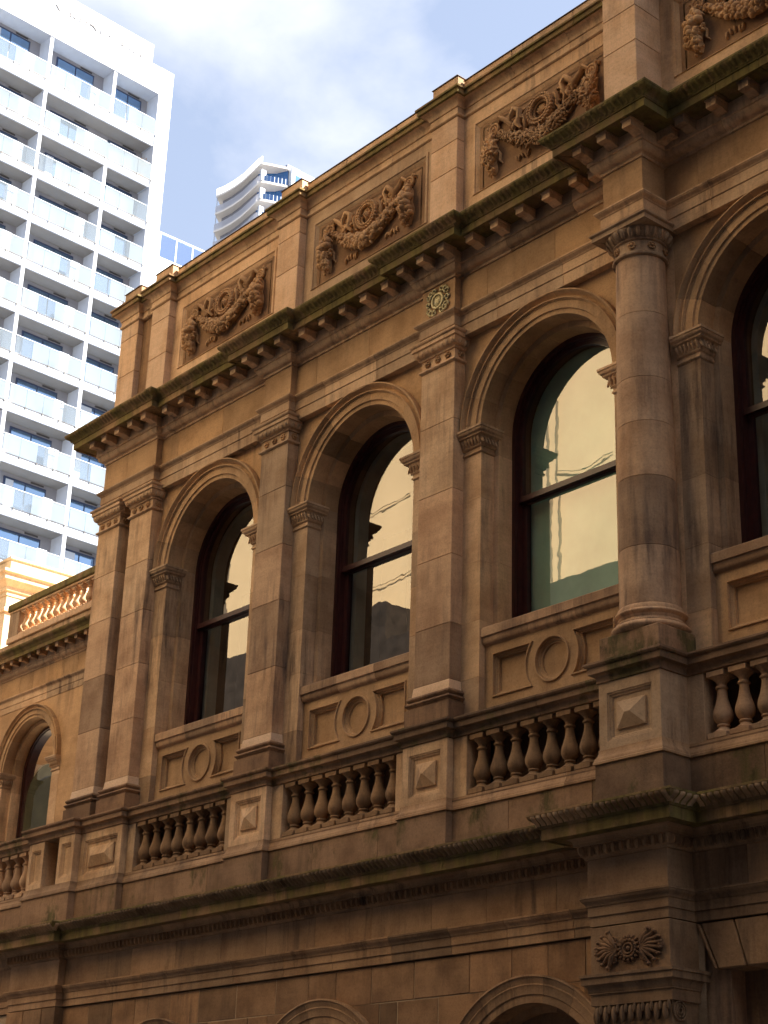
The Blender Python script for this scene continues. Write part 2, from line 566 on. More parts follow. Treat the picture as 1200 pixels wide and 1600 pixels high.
# ---- upper entablature
ENT_B, ENT_P, ENT_C = 0.095, -0.015, -0.315
ent = [(XL, 8.0), (XL, ENT_P), (-6.876, ENT_P), (-6.876, ENT_B)]
for c in (XC[1], XC[2]):
    ent += [(c - .324, ENT_B), (c - .324, ENT_P), (c + .324, ENT_P), (c + .324, ENT_B)]
for c in CX:
    ent += [(c - .312, ENT_B), (c - .312, ENT_C), (c + .312, ENT_C), (c + .312, ENT_B)]
ent += [(XR, ENT_B)]
BK = -0.42
arch_prof = [(BK, 4.745), (0.013, 4.745), (0.013, 4.905), (0.026, 4.912), (0.026, 5.045), (0.034, 5.05)] + curve((0.036, 5.055), (0.08, 5.105), 5, 'cyma') + [(0.087, 5.11), (0.087, 5.13), (0.0, 5.136), (BK, 5.136)]
friz_prof = [(BK, 5.138), (0.0, 5.138), (0.0, 5.648), (BK, 5.648)]
bed_prof = [(BK, 5.65), (0.022, 5.65), (0.022, 5.685), (0.035, 5.69)] + curve((0.04, 5.695), (0.115, 5.79), 6, 'ovolo') + [(0.135, 5.795), (0.135, 5.965), (BK, 5.965)]
cor_prof = [(BK, 5.968), (0.395, 5.968), (0.40, 5.952), (0.43, 5.952), (0.43, 6.058), (0.446, 6.062), (0.446, 6.078)] + curve((0.452, 6.08), (0.55, 6.18), 8, 'cyma') + [(0.556, 6.183), (0.556, 6.212), (0.10, 6.30), (BK, 6.30)]
def jit(c, offs):
    return [c + o + random.uniform(-0.05, 0.05) for o in offs]
j_arch = [x for b in BAYS for x in jit(b, (-0.75, 0.45))]
j_friz = [x for b in BAYS for x in jit(b, (-0.95, 0.25))] + [-7.75]
j_bed = [x for b in BAYS for x in jit(b, (-0.55, 0.75))]
j_cor = [x for b in BAYS for x in jit(b, (-0.35, 0.3))] + [-7.9, -7.0]
architrave = sweep('architrave', BLD, ent, [(BK, 4.76), (-0.03, 4.76), (-0.03, 6.2), (BK, 6.2)], 'core')[0]
for nm, prof, mat, js in (('architrave_stone', arch_prof, 'stone', j_arch), ('frieze_stone', friz_prof, 'stone_warm', j_friz),
                          ('bed_mould_stone', bed_prof, 'stone', j_bed), ('cornice_stone', cor_prof, 'stone_moss', j_cor)):
    sweep(nm, architrave, ent, prof, mat, bay_cuts(ent, ENT_B, js))

# tongues carved along the cyma of the top cornice
def leaf_strip(name, length, spacing, prof, mat, bulge, wfrac=0.82, twist=0.0):
    """row of raised tongues following a cyma profile; runs along +X from 0, outward = -Y"""
    bm = bmesh.new()
    n = max(1, int(length / spacing))
    sp = length / n
    rnd = random.Random(int(length * 1000) + n)
    for i in range(n):
        x0 = i * sp + sp * (1 - wfrac) / 2
        w = sp * wfrac
        k = rnd.uniform(0.75, 1.1)
        cols = []
        for a in range(5):
            t = a / 4
            h = math.sin(math.pi * t) * bulge * k
            cols.append([bm.verts.new((x0 + w * t + twist * (j / (len(prof) - 1) - .5), -(o + h * (0.35 + 0.65 * math.sin(math.pi * (j + .5) / len(prof))) + (0 if 0 < a < 4 else -0.004)), z)) for j, (o, z) in enumerate(prof)])
        for a, b in zip(cols[:-1], cols[1:]):
            for j in range(len(prof) - 1):
                bm.faces.new((a[j], b[j], b[j + 1], a[j + 1]))
    return finish(bm, name, mat, 50)

def runs(path, o):
    """straight x-runs of the mitred outline at offset o: (x0, x1, y)"""
    fr = path_frames(path)
    q = [(p.x + m.x * o, p.y + m.y * o) for p, m in fr]
    return [(a[0], b[0], a[1]) for a, b in zip(q[:-1], q[1:]) if abs(a[1] - b[1]) < 1e-5 and b[0] > a[0]]

def yruns(path, o):
    fr = path_frames(path)
    q = [(p.x + m.x * o, p.y + m.y * o) for p, m in fr]
    return [(a, b) for a, b in zip(q[:-1], q[1:]) if abs(a[0] - b[0]) < 1e-5 and b[1] > a[1] + 0.05]

cy_up = curve((0.452, 6.085), (0.55, 6.18), 4, 'cyma')
for (x0, x1, y), (bx0, bx1, by) in zip(runs(ent, 0.50), runs(ent, 0.0)):
    o = put('carved_tongues', cached(('tongue', round(x1 - x0, 3)), lambda: leaf_strip('carved_tongues', x1 - x0, 0.085, [(a, z - 6.08) for a, z in cy_up], 'stone_moss', 0.014)), architrave, (x0, by, 6.08))
    o['kind'] = 'stuff'

# modillions
def modillion_mesh():
    bm = bmesh.new()
    prof = [(0.0, 0.0), (-0.225, 0.0), (-0.225, -0.108), (-0.16, -0.108), (-0.12, -0.098), (-0.07, -0.115), (-0.03, -0.125), (0.0, -0.125)]
    for sx, d in ((0.07, 0),):
        a = [bm.verts.new((-sx, y, z)) for y, z in prof]
        b = [bm.verts.new((sx, y, z)) for y, z in prof]
        k = len(prof)
        for i in range(k):
            j = (i + 1) % k
            bm.faces.new((a[i], a[j], b[j], b[i]))
        bm.faces.new(a[::-1]); bm.faces.new(b)
    bx(bm, -0.082, 0.082, -0.238, 0.0, -0.022, -0.0005)
    return finish(bm, 'modillion', 'stone', 0)
MOD = modillion_mesh()
mods = [(x, ENT_P - 0.135, 0) for x in (-6.80, -7.20, -7.60, -8.0, -8.38)]
for c in (XC[1], XC[2]):
    mods += [(c + d, ENT_P - 0.135, 0) for d in (-.41, 0, .41)]
for c in CX:
    mods += [(c + d, ENT_C - 0.135, 0) for d in (-.40, 0, .40)]
    mods += [(c + .312 + .135, -0.12, R(90)), (c - .312 - .135, -0.12, R(-90))]
for b in BAYS:
    mods += [(b + d, ENT_B - 0.135, 0) for d in (-.94, -.47, 0, .47, .94)]
for yy in (0.35, 0.8, 1.25, 1.7):
    mods.append((XL - 0.135, yy, R(-90)))
for x, y, rz in mods:
    put('modillion', MOD, architrave, (x, y, 5.967), (0, 0, rz))

# ---- parapet
PAR_B, PAR_P, PAR_C = 0.156, 0.022, -0.307
par = [(-8.45, 8.0), (-8.45, PAR_P), (-7.91, PAR_P), (-7.91, PAR_B - .05), (-7.47, PAR_B - .05), (-7.47, PAR_P), (-6.93, PAR_P), (-6.93, PAR_B)]
for c in (XC[1], XC[2]):
    par += [(c - .274, PAR_B), (c - .274, PAR_P), (c + .274, PAR_P), (c + .274, PAR_B)]
for c in CX:
    par += [(c - .27, PAR_B), (c - .27, PAR_C), (c + .27, PAR_C), (c + .27, PAR_B)]
par += [(XR, PAR_B)]
PB = -0.30
pm_prof = [(PB, 8.30), (0.012, 8.30), (0.03, 8.315), (0.03, 8.345), (0.012, 8.352), (0.012, 8.44), (0.028, 8.445)] + curve((0.03, 8.45), (0.125, 8.555), 7, 'cavetto') + [(PB, 8.556)]
pc_prof = [(PB, 8.558), (0.138, 8.558), (0.152, 8.566), (0.152, 8.635), (0.178, 8.642), (0.178, 8.672), (0.02, 8.70), (PB, 8.70)]
parapet = sweep('parapet', BLD, par, [(PB, 6.2), (-0.03, 6.2), (-0.03, 8.69), (PB, 8.69)], 'core')[0]
j1 = [x for b in BAYS for x in jit(b, (-0.5, 0.55))]
sweep('parapet_mould_stone', parapet, par, pm_prof, 'stone', bay_cuts(par, PAR_B, j1))
sweep('parapet_cornice_stone', parapet, par, pc_prof, 'stone_moss', bay_cuts(par, PAR_B, [x + 0.2 for x in j1]))
piers = [(-8.18, .27, PAR_P), (-7.2, .27, PAR_P), (-3.6, .274, PAR_P), (0, .274, PAR_P), (3.6, .27, PAR_C), (7.2, .27, PAR_C)]
for c, h, y in piers:
    zs = [6.22, 6.62 + random.uniform(-.1, .1), 7.35 + random.uniform(-.1, .1), 7.98 + random.uniform(-.08, .08), 8.299]
    for a, b in zip(zs[:-1], zs[1:]):
        box('pier_stone', parapet, c - h, c + h, y, 0.44, a + .0025, b - .0025, 'stone_pale')
    box('pier_cap_stone', parapet, c - h + .01, c + h - .01, y - .004, 0.5, 8.70, 8.985, 'stone', 0.01)
    box('lead_capping', parapet, c - h - .002, c + h + .002, y - .02, 0.52, 8.987, 9.0, 'lead', 0.004)
for b in BAYS:
    for x0, x1 in ((b - 1.52, b - .55), (b - .55, b + .62), (b + .62, b + 1.52)):
        box('blocking_stone', parapet, x0 + .003, x1 - .003, 0.125, 0.5, 8.70, 8.92, 'stone', 0.008)
        box('lead_capping', parapet, x0, x1, 0.11, 0.52, 8.922, 8.935, 'lead', 0.004)
box('blocking_stone', parapet, -7.9, -7.48, 0.08, 0.5, 8.70, 8.93, 'stone', 0.008)
box('blocking_stone', parapet, -8.44, -8.1, 0.52, 8, 8.70, 8.98, 'stone', 0.008)
box('blocking_stone', parapet, -8.0, XR, 8.2, 8.6, 6.2, 7.2, 'stone', 0.008)

# relief panels in the parapet
def panel_mesh():
    bm = bmesh.new()
    seq = [(1.53, 6.2, 8.31, .0), (1.335, 6.93, 8.125, .0), (1.335, 6.93, 8.125, .004), (1.322, 6.935, 8.113, -.016), (1.285, 6.94, 8.08, -.016), (1.275, 6.945, 8.07, .0),
           (1.262, 6.95, 8.056, .004), (1.23, 6.955, 8.02, .03), (1.175, 6.96, 7.985, .048), (1.165, 6.965, 7.97, .03), (1.145, 6.97, 7.955, .03), (1.14, 6.985, 7.945, .055)]
    nest(bm, [rect(-h, h, zb - 7, zt - 7, d) for h, zb, zt, d in seq])
    return finish(bm, 'relief_panel', 'stone', 20)

def egg_row(bm, n, sp, x0, f, r=0.3):
    for i in range(n):
        f(bm, x0 + i * sp)

def garland(bm, pts, rad, rnd, kinds='fruit'):
    L = len(pts)
    for i, (x, z) in enumerate(pts):
        r = rad(i / (L - 1))
        n = 11 if r > 0.07 else 7
        for k in range(n):
            dx, dz = rnd.uniform(-r, r) * .8, rnd.uniform(-r, r) * .9
            s = min(.05, r * rnd.uniform(.26, .42)) + .006
            yy = -0.02 - math.sqrt(max(0.0, r * r - (dx * dx + dz * dz) * .6)) * .95
            t = rnd.random()
            if kinds == 'leaf' or t < 0.35:
                blob(bm, (x + dx, yy, z + dz), s * .42, s * .5, s * 1.5, rnd.uniform(0, 3.1), 6, 4, rnd.uniform(-.5, .5))
            elif t < 0.8:
                blob(bm, (x + dx, yy - .01, z + dz), s, s, s, 0, 8, 6)
            else:
                for q in range(5):
                    a = q * 1.256 + rnd.random()
                    blob(bm, (x + dx + s * .7 * math.cos(a), yy, z + dz + s * .7 * math.sin(a)), s * .55, s * .5, s * .35, -a, 6, 4)
                blob(bm, (x + dx, yy - .015, z + dz), s * .4, s * .45, s * .4, 0, 6, 4)

def relief_bits(kind):
    rnd = random.Random(5 if kind == 'fruit' else 11)
    out = {}
    # festoon
    bm = bmesh.new()
    pts = [(-.86 + 1.72 * i / 36, 7.72 - .50 * (1 - abs((i - 18) / 18) ** 1.35)) for i in range(37)]
    garland(bm, pts, lambda t: .042 + .075 * math.sin(math.pi * t) ** 1.2, rnd, kind)
    tube(bm, [(x, -.02, z) for x, z in pts], [.025 + .05 * math.sin(math.pi * i / 36) for i in range(37)], 7)
    for s in (-1, 1):
        for q in range(4):
            x, z = s * (.78 - .09 * q), 7.68 - .09 * q
            ring_y(bm, (x, -.05, z), .045, .018, 10, 6)
    for q in range(5):
        blob(bm, (-.5 + q * .06 + rnd.uniform(-.02, .02), -.03, 7.12 + rnd.uniform(-.02, .02)), .022, .03, .06, rnd.uniform(-.6, .6), 6, 4)
        blob(bm, (.42 + q * .06, -.03, 7.14 + rnd.uniform(-.02, .02)), .022, .03, .06, rnd.uniform(-.6, .6), 6, 4)
    out['festoon'] = finish(bm, 'festoon', 'carved', 60)
    # wreath
    bm = bmesh.new()
    c = (0.0, -.03, 7.66)
    ring_y(bm, c, .195, .042, 26, 8)
    ring_y(bm, (c[0], c[1] - .01, c[2]), .135, .014, 22, 6)
    for i in range(26):
        a = 2 * math.pi * i / 26
        for dr in (-.022, .026):
            blob(bm, (c[0] + (.19 + dr) * math.cos(a), c[1] - .035, c[2] + (.19 + dr) * math.sin(a)), .019, .024, .038, -a + (.5 if dr > 0 else -.5), 6, 4)
    if kind == 'fruit':
        blob(bm, (c[0], c[1], c[2]), .055, .06, .075, 0, 10, 8)
        blob(bm, (c[0], c[1] - .055, c[2] - .005), .012, .02, .022, 0, 6, 4)
        for i in range(9):
            a = math.pi * (i / 8)
            blob(bm, (c[0] + .065 * math.cos(a), c[1] - .015, c[2] + .03 + .06 * math.sin(a)), .022, .025, .022, 0, 6, 4)
        for s in (-1, 1):
            blob(bm, (c[0] + s * .02, c[1] - .052, c[2] + .015), .009, .01, .006, 0, 6, 4)
    else:
        for i in range(7):
            a = math.pi * (0.15 + .7 * i / 6)
            blob(bm, (c[0] + .06 * math.cos(a), c[1], c[2] - .05 + .09 * math.sin(a)), .02, .022, .06, math.pi / 2 - a, 6, 5)
        blob(bm, (c[0], c[1] - .02, c[2] - .06), .03, .035, .025, 0, 7, 5)
    out['wreath'] = finish(bm, 'wreath', 'carved', 60)
    # rosette, drop and ribbon (left hand, mirrored by scale)
    bm = bmesh.new()
    c = (-.91, -.04, 7.80)
    ring_y(bm, c, .085, .02, 20, 7)
    ring_y(bm, c, .045, .015, 14, 6)
    blob(bm, c, .025, .03, .025, 0, 8, 6)
    for i in range(5):
        a = i * 1.256
        blob(bm, (c[0] + .045 * math.cos(a), c[1] + .01, c[2] + .045 * math.sin(a)), .02, .02, .03, -a, 6, 4)
    out['rosette'] = finish(bm, 'rosette', 'carved', 60)
    bm = bmesh.new()
    pts = [(-.93 - .02 * math.sin(i), 7.70 - .62 * i / 12) for i in range(13)]
    garland(bm, pts, lambda t: .045 + .09 * math.sin(math.pi * min(1, t * .85 + .08)) ** 1.5, rnd, kind)
    tube(bm, [(x, -.015, z) for x, z in pts], [.02 + .05 * math.sin(math.pi * min(1, i / 12 * .9)) for i in range(13)], 7)
    tube(bm, [(-.93, -.02, 7.70), (-.94, -.035, 7.55), (-.91, -.03, 7.42)], [.03, .045, .03], 6)
    tube(bm, [(-.86, -.02, 7.45), (-.80, -.03, 7.36), (-.82, -.025, 7.27), (-.76, -.02, 7.20)], [.016, .022, .02, .01], 6)
    out['drop'] = finish(bm, 'drop', 'carved', 60)
    bm = bmesh.new()
    tube(bm, [(-.85, -.03, 7.86), (-.78, -.05, 7.92), (-.70, -.04, 7.86), (-.62, -.05, 7.78), (-.56, -.04, 7.70)], [.025, .042, .04, .045, .03], 6)
    for q in range(14):
        blob(bm, (-.45 + rnd.uniform(-.13, .13), -.04, 7.76 + rnd.uniform(-.12, .1)), .022, .03, .045, rnd.uniform(0, 3.1), 6, 4)
    tube(bm, [(-.62, -.03, 7.70), (-.56, -.06, 7.82), (-.48, -.06, 7.90), (-.40, -.05, 7.85), (-.42, -.045, 7.74), (-.46, -.04, 7.66), (-.40, -.03, 7.58)], [.02, .042, .055, .05, .042, .045, .02], 7)
    blob(bm, (-.50, -.05, 7.66), .035, .04, .07, .4, 7, 5)
    for q in range(26):
        t = rnd.random()
        blob(bm, (-.62 + .42 * t + rnd.uniform(-.05, .05), -.03, 7.52 + .26 * math.sin(t * 3) + rnd.uniform(-.07, .07)), .02, .028, .05, rnd.uniform(0, 3.1), 6, 4, rnd.uniform(-.4, .4))
    tube(bm, [(-.34, -.02, 7.50), (-.29, -.045, 7.60), (-.31, -.05, 7.72), (-.25, -.045, 7.80), (-.28, -.03, 7.88)], [.015, .03, .036, .03, .014], 6)
    blob(bm, (-.98, -.03, 7.90), .03, .03, .04, .4, 7, 5)
    blob(bm, (-1.03, -.03, 7.86), .02, .03, .03, -.3, 7, 5)
    out['ribbon'] = finish(bm, 'ribbon', 'carved', 60)
    return out
RB = {k: relief_bits(k) for k in ('fruit', 'leaf')}
PM = panel_mesh()
for i, b in enumerate(BAYS):
    pnl = put('relief_panel', PM, BLD, (b, PAR_B, 7.0))
    k = RB['leaf' if i == 2 else 'fruit']
    for nm in ('festoon', 'wreath'):
        put(nm, k[nm], pnl, (b, PAR_B + .052, 0), None, (1, 1.1 if nm == 'festoon' else 1.5, 1))
    for nm in ('rosette', 'drop', 'ribbon'):
        put(nm, k[nm], pnl, (b, PAR_B + .052, 0), None, (1, 1.3, 1))
        put(nm, k[nm], pnl, (b, PAR_B + .052, 0), None, (-1, 1.3, 1))

# ---- capitals, bases and shafts
def egg_dart(bm, x, y, z, w, h, proj):
    """one egg in its cup with a dart, facing -Y; z is the top"""
    blob(bm, (x, y, z - h * .5), w * .30, proj, h * .52, 0, 7, 6)
    for s in (-1, 1):
        tube(bm, [(x + s * w * .36, y - proj * .3, z), (x + s * w * .40, y - proj * .35, z - h * .45), (x + s * w * .22, y - proj * .1, z - h * .98)], [w * .06, w * .07, w * .04], 4)
    blob(bm, (x + w * .5, y, z - h * .5), w * .05, proj * .6, h * .45, 0, 4, 4)

def rosette_mesh(s=1.0):
    bm = bmesh.new()
    for i in range(6):
        a = i * math.pi / 3
        blob(bm, (.032 * s * math.cos(a), -.008, .032 * s * math.sin(a)), .016 * s, .02, .02 * s, -a, 6, 4)
    blob(bm, (0, -.018, 0), .018 * s, .024, .018 * s, 0, 7, 5)
    return finish(bm, 'rosette', 'carved', 60)
ROS = rosette_mesh(1.15)

def u_path(h, y, yb):
    return [(-h, yb), (-h, y), (h, y), (h, yb)]
cap_prof = [(-.05, 4.385), (0.005, 4.385), (0.018, 4.39), (0.036, 4.405), (0.036, 4.425), (0.02, 4.435), (0.0, 4.44), (0.0, 4.575), (0.022, 4.58), (0.022, 4.605), (0.03, 4.61)] + \
           curve((0.035, 4.615), (0.085, 4.715), 5, 'ovolo') + [(0.098, 4.72), (0.105, 4.722), (0.105, 4.775), (0.118, 4.78), (0.132, 4.80), (0.132, 4.818), (-.05, 4.818)]
base_prof = [(-.05, -.545), (0.078, -.545), (0.078, -.30), (0.05, -.292), (0.05, -.265), (0.062, -.262)] + [(0.06 + .022 * math.sin(math.pi * i / 6), -.255 + .045 * i / 6) for i in range(7)] + [(0.045, -.207), (0.042, -.197)] + \
            [(0.045 + .024 * math.sin(math.pi * i / 6), -.192 + .062 * i / 6) for i in range(7)] + [(0.03, -.126), (0.02, -.12), (-.05, -.12)]
def pil_cap(h, y, yb):
    fr = path_frames(u_path(h, y, yb))
    bm = bmesh.new()
    rings = [[bm.verts.new((p.x + m.x * o, p.y + m.y * o, z)) for o, z in cap_prof] for p, m in fr]
    k = len(cap_prof)
    for a, b in zip(rings[:-1], rings[1:]):
        for i in range(k):
            j = (i + 1) % k
            bm.faces.new((a[i], a[j], b[j], b[i]))
    n = 8
    w = 2 * (h + .06) / n
    for i in range(n):
        egg_dart(bm, -h - .06 + w * (i + .5), y - .05, 4.715, w, .105, .05)
    bm2 = bmesh.new()
    for i in range(2):
        egg_dart(bm2, y - .06 + .105 * (i + .8), 0, 4.715, .105, .105, .05)
    me = bpy.data.meshes.new('tmp'); bm2.to_mesh(me); bm2.free()
    for s in (1, -1):
        n0 = len(bm.verts)
        bm.from_mesh(me)
        bm.verts.ensure_lookup_table()
        for v in bm.verts[n0:]:
            v.co = Vector((s * (h + .05 - v.co.y), v.co.x, v.co.z))
    return finish(bm, 'capital', 'stone', 40)
def pil_base(h, y, yb):
    return sweep_mesh('base', path_frames(u_path(h, y, yb)), base_prof, 'stone_dark')

HP = 0.327
def pilaster(c, yb=0.30, name='pilaster'):
    core = box(name, BLD, c - HP + .008, c + HP - .008, 0.008, yb, -.5, 4.4, 'core', 0)
    z = -.0
    put('base', cached(('pbase', yb), lambda: pil_base(HP, 0.0, yb)), core, (c, 0, 0))
    fl = cached('pfillet', lambda: sweep_mesh('base_fillet', path_frames(u_path(HP, 0.0, yb)), [(-.05, -.121), (0.018, -.121), (0.014, -.10), (0.004, -.01), (0.0, 0.0), (-.05, 0)], 'stone_new'))
    put('base_fillet', fl, core, (c, 0, 0))
    put('capital', cached(('pcap', yb), lambda: pil_cap(HP, 0.0, yb)), core, (c, 0, 0))
    zs = [0.0]
    while zs[-1] < 3.5:
        zs.append(zs[-1] + random.uniform(0.72, 1.0))
    zs = [q for q in zs if q < 3.75] + [4.386]
    for i, (a, b) in enumerate(zip(zs[:-1], zs[1:])):
        box('stone_block', core, c - HP, c + HP, 0.0, yb, a + .002, b - .002, 'stone' if a > 2.4 else 'stone_grey', 0.005)
    for dx in (-.2, 0, .2):
        put('rosette', ROS, core, (c + dx, -.004, 4.508))
    put('rosette', ROS, core, (c + HP + .004, 0.1, 4.508), (0, 0, R(90)))
    return core
for c in (-8.18, XC[0], XC[1], XC[2]):
    pilaster(c)

# columns
RB0, RT0 = 0.335, 0.292
def col_r(z):
    t = max(0, min(1, z / 4.38))
    return RB0 - (RB0 - RT0) * t ** 1.7
def column(c):
    cy = -.03
    bm = bmesh.new(); lathe(bm, [(col_r(z) - .006, z) for z in (-.1, 1, 2, 3, 4.4)], 32)
    core = put('column', finish(bm, 'column', 'core', 40), BLD, (c, cy, 0))
    zs = [0.055, .72, 1.55, 2.22, 2.78, 3.62, 4.375]
    for a, b in zip(zs[:-1], zs[1:]):
        def f(a=a, b=b):
            bm = bmesh.new()
            lathe(bm, [(col_r(a) - .01, a + .002)] + [(col_r(a + (b - a) * i / 6), a + .003 + (b - a - .006) * i / 6) for i in range(7)] + [(col_r(b) - .01, b - .002)], 40)
            return finish(bm, 'drum', 'stone_grey', 40)
        put('drum', cached(('drum', a), f), core, (c, cy, 0))
    def fb():
        bm = bmesh.new()
        p = [(.30, .055), (RB0 + .012, .05), (RB0 + .03, .03), (RB0 + .035, .0), (RB0 + .035, -.01)]
        p += [(RB0 + .035 + .035 * math.sin(math.pi * i / 8), -.01 - .06 * i / 8) for i in range(9)]
        p += [(RB0 + .03, -.075), (RB0 + .03, -.09), (RB0 + .02, -.105), (RB0 + .03, -.125), (RB0 + .055, -.14), (RB0 + .055, -.15)]
        p += [(RB0 + .05 + .05 * math.sin(math.pi * i / 8), -.15 - .10 * i / 8) for i in range(9)] + [(.3, -.255)]
        lathe(bm, p, 40)
        return finish(bm, 'base', 'stone_grey', 40)
    put('base', cached('colbase', fb), core, (c, cy, 0))
    box('plinth', core, c - .425, c + .425, -.408, .3, -.535, -.256, 'stone_plinth', 0.01)
    def fc():
        bm = bmesh.new()
        p = [(.25, 4.37), (RT0 + .012, 4.375), (RT0 + .034, 4.385), (RT0 + .04, 4.40), (RT0 + .034, 4.42), (RT0 + .012, 4.43), (RT0 + .004, 4.44), (RT0 + .004, 4.575),
             (RT0 + .03, 4.585), (RT0 + .03, 4.605), (RT0 + .045, 4.61), (RT0 + .075, 4.65), (RT0 + .095, 4.70), (RT0 + .097, 4.725), (.2, 4.725)]
        lathe(bm, p, 40)
        me = bpy.data.meshes.new('t')
        b2 = bmesh.new(); egg_dart(b2, 0, 0, 4.715, .105, .115, .05); b2.to_mesh(me); b2.free()
        for i in range(24):
            a = 2 * math.pi * (i + .5) / 24
            n0 = len(bm.verts); bm.from_mesh(me); bm.verts.ensure_lookup_table()
            for v in bm.verts[n0:]:
                lean = (v.co.z - 4.6) * .5
                rr = RT0 + .03 - v.co.y + lean
                ang = a + v.co.x / (RT0 + .07)
                v.co = Vector((rr * math.sin(ang), -rr * math.cos(ang), v.co.z))
        return finish(bm, 'capital', 'stone', 40)
    put('capital', cached('colcap', fc), core, (c, cy, 0))
    def fa():
        fr = path_frames([(-.312, .35), (-.312, -.285), (.312, -.285), (.312, .35)])
        return sweep_mesh('abacus', fr, [(-.35, 4.726), (.105, 4.726), (.105, 4.785), (.118, 4.79), (.132, 4.80), (.132, 4.818), (-.35, 4.818)], 'stone')
    put('abacus', cached('colab', fa), core, (c, -.03, 0))
    for i in range(8):
        a = 2 * math.pi * (i + .5) / 8
        put('rosette', ROS, core, (c + (RT0 + .008) * math.sin(a), cy - (RT0 + .008) * math.cos(a), 4.508), (0, 0, a))
for c in CX:
    column(c)
    box('wall_pier', BLD, c - .33, c + .33, .19, .6, -.5, 4.75, 'stone', 0.004)

# ---- window bays
AZ = 3.33                                     # springing of the arches
RO, R1, R2, RF = 1.45, 1.145, 1.06, 0.965
ARPROF = [(RO, .20), (RO, .085), (RO - .020, .078), (RO - .028, .092)] + [(RO - .032 - .070 * i / 6, .096 + .058 * math.sin(math.pi * i / 6 * .78)) for i in range(7)] + \
         [(1.345, .106), (1.332, .106), (1.330, .128), (1.318, .128), (1.316, .142), (1.212, .146), (1.208, .168), (R1, .170), (R1, .42), (R2, .423), (R2, .72), (1.12, .74), (RO - .02, .3)]
def arc_piece(name, prof, a0, a1, mat, n=7, sc=1.0, gap=0.0022):
    """voussoir: section (radius, y) turned about the arch centre, symmetric about straight up"""
    bm = bmesh.new()
    rg = []
    for i in range(n + 1):
        a = a0 + (a1 - a0) * i / n
        rg.append([bm.verts.new((r * sc * math.sin(a), y, r * sc * math.cos(a))) for r, y in prof])
    k = len(prof)
    for a, b in zip(rg[:-1], rg[1:]):
        for i in range(k):
            j = (i + 1) % k
            bm.faces.new((a[i], a[j], b[j], b[i]))
    for rr in (rg[0], rg[-1]):
        for t in tessellate_polygon([[Vector((r, y, 0)) for r, y in prof]]):
            try: bm.faces.new([rr[i] for i in t])
            except ValueError: pass
    return finish(bm, name, mat, 35)
NV = 9
VO = arc_piece('voussoir', ARPROF, -math.pi / NV / 2 + .0014, math.pi / NV / 2 - .0014, 'stone_warm')

def arch_outline(r, zb, n=28, cz=AZ, y=0.19, cx=0.0):
    p = [(cx - r, y, zb)] + [(cx - r * math.cos(math.pi * i / n), y, cz + r * math.sin(math.pi * i / n)) for i in range(n + 1)] + [(cx + r, y, zb)]
    return p

def spandrel_mesh():
    bm = bmesh.new()
    outer = [(-1.47, .19, -.6), (1.47, .19, -.6), (1.47, .19, 4.77), (-1.47, .19, 4.77)]
    ho = arch_outline(1.36, -.598)
    # wall face as a single loop with the opening cut from below
    lp = [(-1.47, .19, 3.1)] + [(-1.47, .19, 4.77), (1.47, .19, 4.77), (1.47, .19, 3.1)] + [p for p in arch_outline(1.36, 3.1)][::-1]
    tess_plate(bm, [lp])
    bx(bm, -1.47, 1.47, .5, .7, 4.40, 4.9)
    return finish(bm, 'spandrel', 'stone_warm', 0)
SPM = spandrel_mesh()
def jamb_plan(s):
    p = [(-1.475, .19), (-R1, .19), (-R1, .42), (-R2, .42), (-R2, .80), (-1.475, .80)]
    return [(s * x, y) for x, y in p]
imp_prof = [(-.05, 3.005), (.004, 3.005), (.012, 3.01), (.022, 3.02), (.022, 3.04), (.008, 3.05), (.008, 3.085), (.022, 3.09), (.03, 3.10)] + curve((.034, 3.105), (.085, 3.225), 5, 'cavetto') + [(.10, 3.23), (.10, 3.25)] + curve((.105, 3.255), (.135, 3.30), 3, 'ovolo') + [(.145, 3.305), (.145, 3.335), (-.05, 3.335)]
def impost_mesh(s):
    pth = [(-1.472, .19), (-R1, .19), (-R1, .46)] if s < 0 else [(R1, .46), (R1, .19), (1.472, .19)]
    fr = path_frames(pth)
    bm = bmesh.new()
    rings = [[bm.verts.new((p.x + m.x * o, p.y + m.y * o, z)) for o, z in imp_prof] for p, m in fr]
    k = len(imp_prof)
    for a, b in zip(rings[:-1], rings[1:]):
        for i in range(k):
            bm.faces.new((a[i], a[(i + 1) % k], b[(i + 1) % k], b[i]))
    for rg in (rings[0], rings[-1]):
        bm.faces.new(rg)
    # carved leaves round the bell
    for i in range(6):
        x = s * (1.43 - i * .058)
        blob(bm, (x, .19 - .052, 3.165), .02, .022, .062, 0, 6, 5, .45)
        blob(bm, (x + s * .026, .19 - .06, 3.195), .012, .016, .03, 0, 5, 4, .4)
    for i in range(5):
        blob(bm, (s * (R1 - .052), .16 + i * .058, 3.165), .022, .02, .062, s * .45, 6, 5)
        blob(bm, (s * (R1 - .06), .19 + i * .058, 3.195), .016, .012, .03, s * .4, 5, 4)
    return finish(bm, 'impost_capital', 'carved' if False else 'stone', 45)
IMP = {s: impost_mesh(s) for s in (-1, 1)}
SILL = [(-.3, .395), (.0, .395), (.006, .40)] + curve((.01, .405), (.045, .47), 5, 'ovolo') + [(.05, .50), (.07, .503), (.07, .61), (.03, .635), (-.5, .66), (-.5, .395)]

